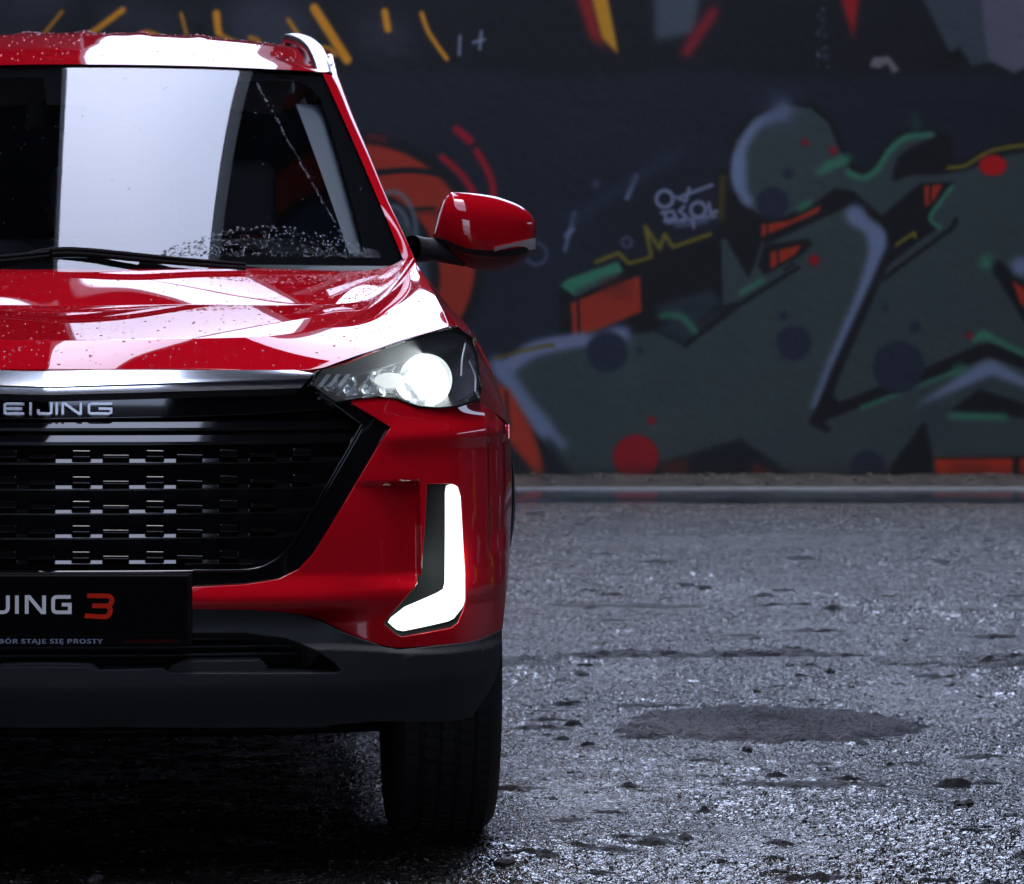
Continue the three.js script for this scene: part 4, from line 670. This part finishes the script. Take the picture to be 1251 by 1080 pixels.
// --- door mirrors
{
  const tb = [530, 536, 542, 552, 575, 600, 625, 642, 651, 655], ty = [284, 258, 243, 234.5, 235.5, 239, 246.5, 255, 264, 272], by = [291, 298, 303, 311, 320, 322, 319, 312, 304, 292], dz = [0.030, 0.052, 0.066, 0.078, 0.085, 0.082, 0.070, 0.052, 0.034, 0.012];
  const T = table(tb, ty), Bt = table(tb, by), D = table(tb, dz), Z = -1.52;
  const shell = (s, a, grow = 0) => { const px = lerp(530, 655, s), yc = (T(px) + Bt(px)) / 2, hy = (Bt(px) - T(px)) / 2, p = P(px, yc, Z), h = hy * (EYE.z - Z) / FOCAL + grow, e = 0.72, c = Math.cos(a), sn = Math.sin(a); p.y += h * Math.sign(sn) * Math.abs(sn) ** e; p.z += (D(px) + grow) * (c > 0 ? Math.abs(c) ** e : -0.55 * Math.abs(c) ** e) - 0.02 * s; return p; };
  const ease = (u) => 0.5 - 0.5 * Math.cos(u * Math.PI);
  const cap = gridGeo((u, v) => shell(ease(u), lerp(-0.42 - 0.2 * (1 - u), Math.PI - 0.3, v)), 60, 40), lowp = gridGeo((u, v) => shell(ease(u), lerp(Math.PI - 0.3, 2 * Math.PI - 0.42 - 0.2 * (1 - u), v)), 60, 24);
  const low2 = gridGeo((u, v) => { const px = lerp(548, 653, u), t = T(px), b = Bt(px), e = lerp(0, 8, Math.sin(Math.min(1, u * 1.0) * Math.PI)); const p = P(px, lerp(b - 10, b + 9 * Math.sin(Math.PI * clamp(u, 0.02, 0.95)) ** 0.5, v), Z); p.z += D(px) * lerp(0.75, 0.15, v * v) - 0.02 * u; return p; }, 40, 10);
  const lens = gridGeo((u, v) => { const px = lerp(601, 654, u), p = P(px, lerp(lerp(302, 290, u), lerp(313, 304, u), v), Z); const q = (p.x); p.z += (D(px) + 0.004) * Math.sqrt(Math.max(0.05, 1 - (0.55 + 0.35 * v) ** 2)) + 0.012 - 0.02 * (px - 530) / 125; return p; }, 20, 6);
  const armS = spline([P(503, 304, -1.50), P(516, 305, -1.51), P(530, 305, -1.515), P(550, 310, -1.52), P(570, 315, -1.52)]);
  const arm = sweep(Array.from({ length: 20 }, (_, i) => armS(i / 19)), oval(0.05, 0.034, 14, 0.8), { up: V(0, 1, 0), scale: (t) => lerp(0.9, 0.62, t) });
  const grey = std(lin(0.8, 0.81, 0.83), 0.25, 0, { clearcoat: 1, side: THREE.DoubleSide }), dk = M.trim.clone(); dk.side = THREE.DoubleSide;
  const pm = M.paint;
  for (const s of [1, -1]) {
    const f = s > 0 ? (g) => g : flip, g = part('side_mirror', f(cap), pm, car);
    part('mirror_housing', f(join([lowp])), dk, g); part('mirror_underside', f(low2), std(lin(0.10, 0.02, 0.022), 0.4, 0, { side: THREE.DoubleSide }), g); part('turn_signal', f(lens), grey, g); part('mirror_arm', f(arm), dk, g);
  }
}
// --- wheels
{
  const R = 0.35, prof = [[0.23, -0.09], [0.29, -0.108], [0.325, -0.107], [0.340, -0.096], [0.347, -0.085]];
  const tread = []; for (let i = 0; i <= 60; i++) { const y = lerp(-0.085, 0.085, i / 60), g = [-0.05, -0.018, 0.018, 0.05].some((c) => Math.abs(y - c) < 0.0055); tread.push([g ? 0.341 : 0.350 - 0.003 * (y / 0.085) ** 2, y]); }
  const pts = [...prof, ...tread, ...prof.slice().reverse().map(([r, y]) => [r, -y])].map(([r, y]) => new THREE.Vector2(r, y));
  const body = new THREE.LatheGeometry(pts, 96); body.rotateZ(-Math.PI / 2); body.computeVertexNormals();
  const blocks = []; for (let i = 0; i < 80; i++) for (const [y, sk] of [[-0.073, 0.3], [-0.034, -0.2], [0.0, 0.2], [0.034, -0.2], [0.073, 0.3]]) { const b = new THREE.BoxGeometry(0.026, 0.004, 0.0195); b.rotateY(sk); b.translate(y, 0.3505 - (Math.abs(y) > 0.05 ? 0.002 : 0), 0); b.rotateX(i / 80 * 2 * Math.PI + y * 3); blocks.push(b); }
  const tyre = join([body, ...blocks]);
  const rimP = [[0.03, 0.03], [0.06, 0.032], [0.07, 0.02], [0.2, 0.015], [0.215, 0.07], [0.232, 0.092], [0.235, 0.085], [0.225, -0.09]].map((p) => new THREE.Vector2(...p)); const rim = new THREE.LatheGeometry(rimP, 48); rim.rotateZ(-Math.PI / 2);
  const spokes = []; for (let i = 0; i < 5; i++) { const b = new RoundedBoxGeometry(0.03, 0.20, 0.055, 2, 0.01); b.translate(0.05, 0.125, 0); b.rotateX(i / 5 * 2 * Math.PI); spokes.push(b); }
  for (const [x, z] of [[0.775, -0.87], [-0.775, -0.87], [0.775, -3.44], [-0.775, -3.44]]) {
    const w = part('wheel', x > 0 ? tyre : flip(tyre), M.rubber, car); w.position.set(x, R - 0.004, z);
    part('rim', x > 0 ? rim : flip(rim), M.satin, w); for (const s of spokes) part('spoke', x > 0 ? s : flip(s), M.satin, w);
  }
  // inner arches keep daylight out of the wheel houses
  const arch = gridGeo((u, v) => { const a = lerp(0.24 * Math.PI, Math.PI + 0.05, v); return V(lerp(0.66, 0.875, u), 0.35 + 0.395 * Math.sin(a), -0.87 + 0.385 * Math.cos(a)); }, 4, 24), dd = M.dark.clone(); dd.side = THREE.DoubleSide;
  const plate = new THREE.PlaneGeometry(0.8, 0.6); plate.rotateY(Math.PI / 2); plate.translate(0.655, 0.55, -0.87);
  both('wheel_house', join([arch, plate]), dd);
  const fw = gridGeo((u, v) => V(lerp(-0.66, 0.66, u), lerp(0.22, 0.95, v), -1.35), 4, 4); part('firewall', fw, dd, car);
}
// --- wipers, cowl and cabin
{
  part('cowl', gridGeo((u, v) => { const p = mirrorRow(H0)(u), q = shield((u * 2 - 1) * 0.98, 0.05); p.y -= 0.012; return p.lerp(q, v).add(V(0, -0.006, 0)); }, 40, 4), std(lin(0.012, 0.012, 0.013), 0.6, 0, { side: THREE.DoubleSide }), car);
  const wiper = (list) => { const s = spline(list.map((q) => P(...q))); return sweep(Array.from({ length: 30 }, (_, i) => s(i / 29)), oval(0.007, 0.006, 8), { scale: (t) => 1.3 - 0.7 * t }); };
  for (const l of [[[38, 311, -1.07], [66, 306, -1.06], [105, 306, -1.05], [170, 312, -1.03], [235, 318, -1.04], [300, 323, -1.06]], [[-260, 315, -1.09], [-190, 310, -1.07], [-100, 311, -1.04], [-30, 316, -1.02], [52, 309, -1.05], [62, 307, -1.05]]]) part('wiper', join([wiper(l), wiper(l.map(([a, b, z]) => [a * 1, b + 5, z + 0.004]))]), M.dark, car);
  part('wiper_mount', (() => { const b = new RoundedBoxGeometry(0.09, 0.022, 0.05, 2, 0.008); const p = P(85, 314, -1.08); b.translate(p.x, p.y, p.z); return b; })(), M.gloss, car);
  const dash = gridGeo((u, v) => V(lerp(-0.68, 0.68, u), 1.04 + 0.03 * Math.sin(v * Math.PI) + 0.03 * Math.exp(-(((lerp(-0.68, 0.68, u) - 0.36) / 0.17) ** 2)) * v - 0.25 * sst(0.8, 1, v), lerp(-1.15, -1.72, v)), 40, 20);
  const fb = M.fabric.clone(); fb.side = THREE.DoubleSide; part('dashboard', dash, fb, car);
  const wheel = new THREE.TorusGeometry(0.18, 0.016, 12, 48); wheel.rotateX(-0.45); wheel.translate(0.36, 1.03, -1.86); part('steering_wheel', wheel, M.dark, car);
  const seat = (x, z, w) => { const back = new RoundedBoxGeometry(w, 0.66, 0.14, 3, 0.06), cush = new RoundedBoxGeometry(w, 0.16, 0.5, 3, 0.06), head = new RoundedBoxGeometry(0.25, 0.19, 0.10, 3, 0.045); back.rotateX(-0.28); back.translate(x, 0.88, z - 0.12); cush.translate(x, 0.55, z + 0.15); head.translate(x, 1.31, z - 0.27); const m = part('seat', join([back, cush]), M.fabric, car); part('headrest', head, M.fabric, m); };
  seat(0.36, -2.35, 0.5); seat(-0.36, -2.35, 0.5); seat(0, -3.3, 1.2);
  // pale lining of the windscreen pillars
  const lin2 = gridGeo((u, v) => { const k = lerp(0.06, 0.90, v), w = lerp(0.885, 0.965, k), p = shield(lerp(w + 0.03, w - lerp(0.03, 0.10, k), u), k); p.y -= 0.03; p.z -= 0.03 + 0.05 * u; return p; }, 6, 30), lm = M.liner.clone(); lm.side = THREE.DoubleSide;
  both('pillar_lining', lin2, lm);
  const im = new RoundedBoxGeometry(0.24, 0.07, 0.03, 3, 0.012); im.translate(0, 1.50, -1.95); part('inside_mirror', im, M.dark, car);
}
// --- rain drops
{
  const drop = new THREE.SphereGeometry(1, 10, 6, 0, Math.PI * 2, 0, Math.PI / 2);
  const mats = [], up = V(0, 1, 0), q = new THREE.Quaternion();
  const add = (p, n, r, flat = 0.55) => { q.setFromUnitVectors(up, n); mats.push(new THREE.Matrix4().compose(p, q, V(r * rr(0.8, 1.25), r * flat, r * rr(0.8, 1.25)))); };
  const on = (fn, u, v, r, flat) => { const e = 2e-3, p = fn(u, v), n = fn(u + e, v).sub(fn(u - e, v)).cross(fn(u, v + e).sub(fn(u, v - e))).normalize(); if (n.y < 0) n.negate(); add(p, n, r, flat); };
  for (let i = 0; i < 800; i++) { const u = rr(0.28, 0.93), v = 0.075 + 0.135 * rnd() ** 1.4 * Math.sin(Math.PI * clamp((u - 0.25) / 0.72, 0.03, 1)); on(shield, u, v, 0.0009 + 0.0024 * rnd() ** 2.5, 0.8); }
  for (let i = 0; i < 160; i++) { const v = rr(0.1, 0.93); on(shield, lerp(0.86, 0.70, v) + rr(-0.006, 0.006), v, rr(0.0008, 0.0018), 0.8); }
  for (let i = 0; i < 260; i++) on(shield, rr(-0.98, 0.98), rr(0.08, 0.98), rr(0.0006, 0.0015), 0.7);
  for (let i = 0; i < 2600; i++) on(hood, rr(0.02, 0.98), rr(0.02, 0.98) ** 1.4, 0.0006 + 0.0022 * rnd() ** 3, 0.5);
  for (let i = 0; i < 900; i++) on(hood, rr(0.78, 0.95), rr(0.01, 0.3), rr(0.0006, 0.0018), 0.5);
  for (let i = 0; i < 1500; i++) on(roof, rr(0.03, 0.97), rr(0.02, 0.62), 0.0007 + 0.0020 * rnd() ** 2.5, 0.7);
  for (let k = -3; k <= 3; k++) for (let i = 0; i < 26; i++) { const x = k * 0.148 + rr(-0.03, 0.03); on(roof, x / 1.21 + 0.5, rr(0.28, 0.5), rr(0.0012, 0.0035), 0.8); }
  const im = new THREE.InstancedMesh(drop, M.water, mats.length); mats.forEach((m, i) => im.setMatrixAt(i, m)); im.name = 'water_drops'; im.userData.kind = 'stuff'; car.add(im);
}
// ---------------------------------------------------------------- pebbles and grit on the ground
{
  const g = new THREE.IcosahedronGeometry(1, 1), p = g.attributes.position; for (let i = 0; i < p.count; i++) { const k = 0.8 + 0.4 * hash2(Math.round(p.getX(i) * 50), Math.round(p.getY(i) * 50 + p.getZ(i) * 90)); p.setXYZ(i, p.getX(i) * k, p.getY(i) * k * 0.6, p.getZ(i) * k); } g.computeVertexNormals();
  const n = 2600, im = new THREE.InstancedMesh(g, std(lin(0.06, 0.057, 0.055), 0.5), n), m = new THREE.Matrix4(), e = new THREE.Euler(), q = new THREE.Quaternion();
  for (let i = 0; i < n; i++) { const d = 1 / lerp(1 / 17.4, 1 / 6.7, rnd()), z = 7 - d, x = EYE.x + (rr(-260, 1300) - CX) * d / FOCAL, big = rnd() < 0.03, r = big ? rr(0.006, 0.016) : rr(0.0015, 0.005); q.setFromEuler(e.set(rr(-.3, .3), rr(0, 6), rr(-.3, .3))); m.compose(V(x, groundHeight(x, z) + r * 0.2, z), q, V(r * rr(.7, 1.6), r, r)); im.setMatrixAt(i, m); }
  im.name = 'gravel'; im.userData.kind = 'stuff'; shade(im); scene.add(im);
  const k = 260, im2 = new THREE.InstancedMesh(g, std(lin(0.07, 0.06, 0.05), 0.8), k);
  for (let i = 0; i < k; i++) { const z = WALL_Z + 0.05 + 0.6 * rnd() ** 2, x = rr(-1.5, 5.5), r = rr(0.004, 0.016); q.setFromEuler(e.set(0, rr(0, 6), rr(-.3, .3))); m.compose(V(x, KERB_H + 0.008, z), q, V(r * rr(.8, 2), r, r)); im2.setMatrixAt(i, m); }
  im2.name = 'kerb_debris'; im2.userData.kind = 'stuff'; shade(im2); scene.add(im2);
}
renderer.render(scene, camera);
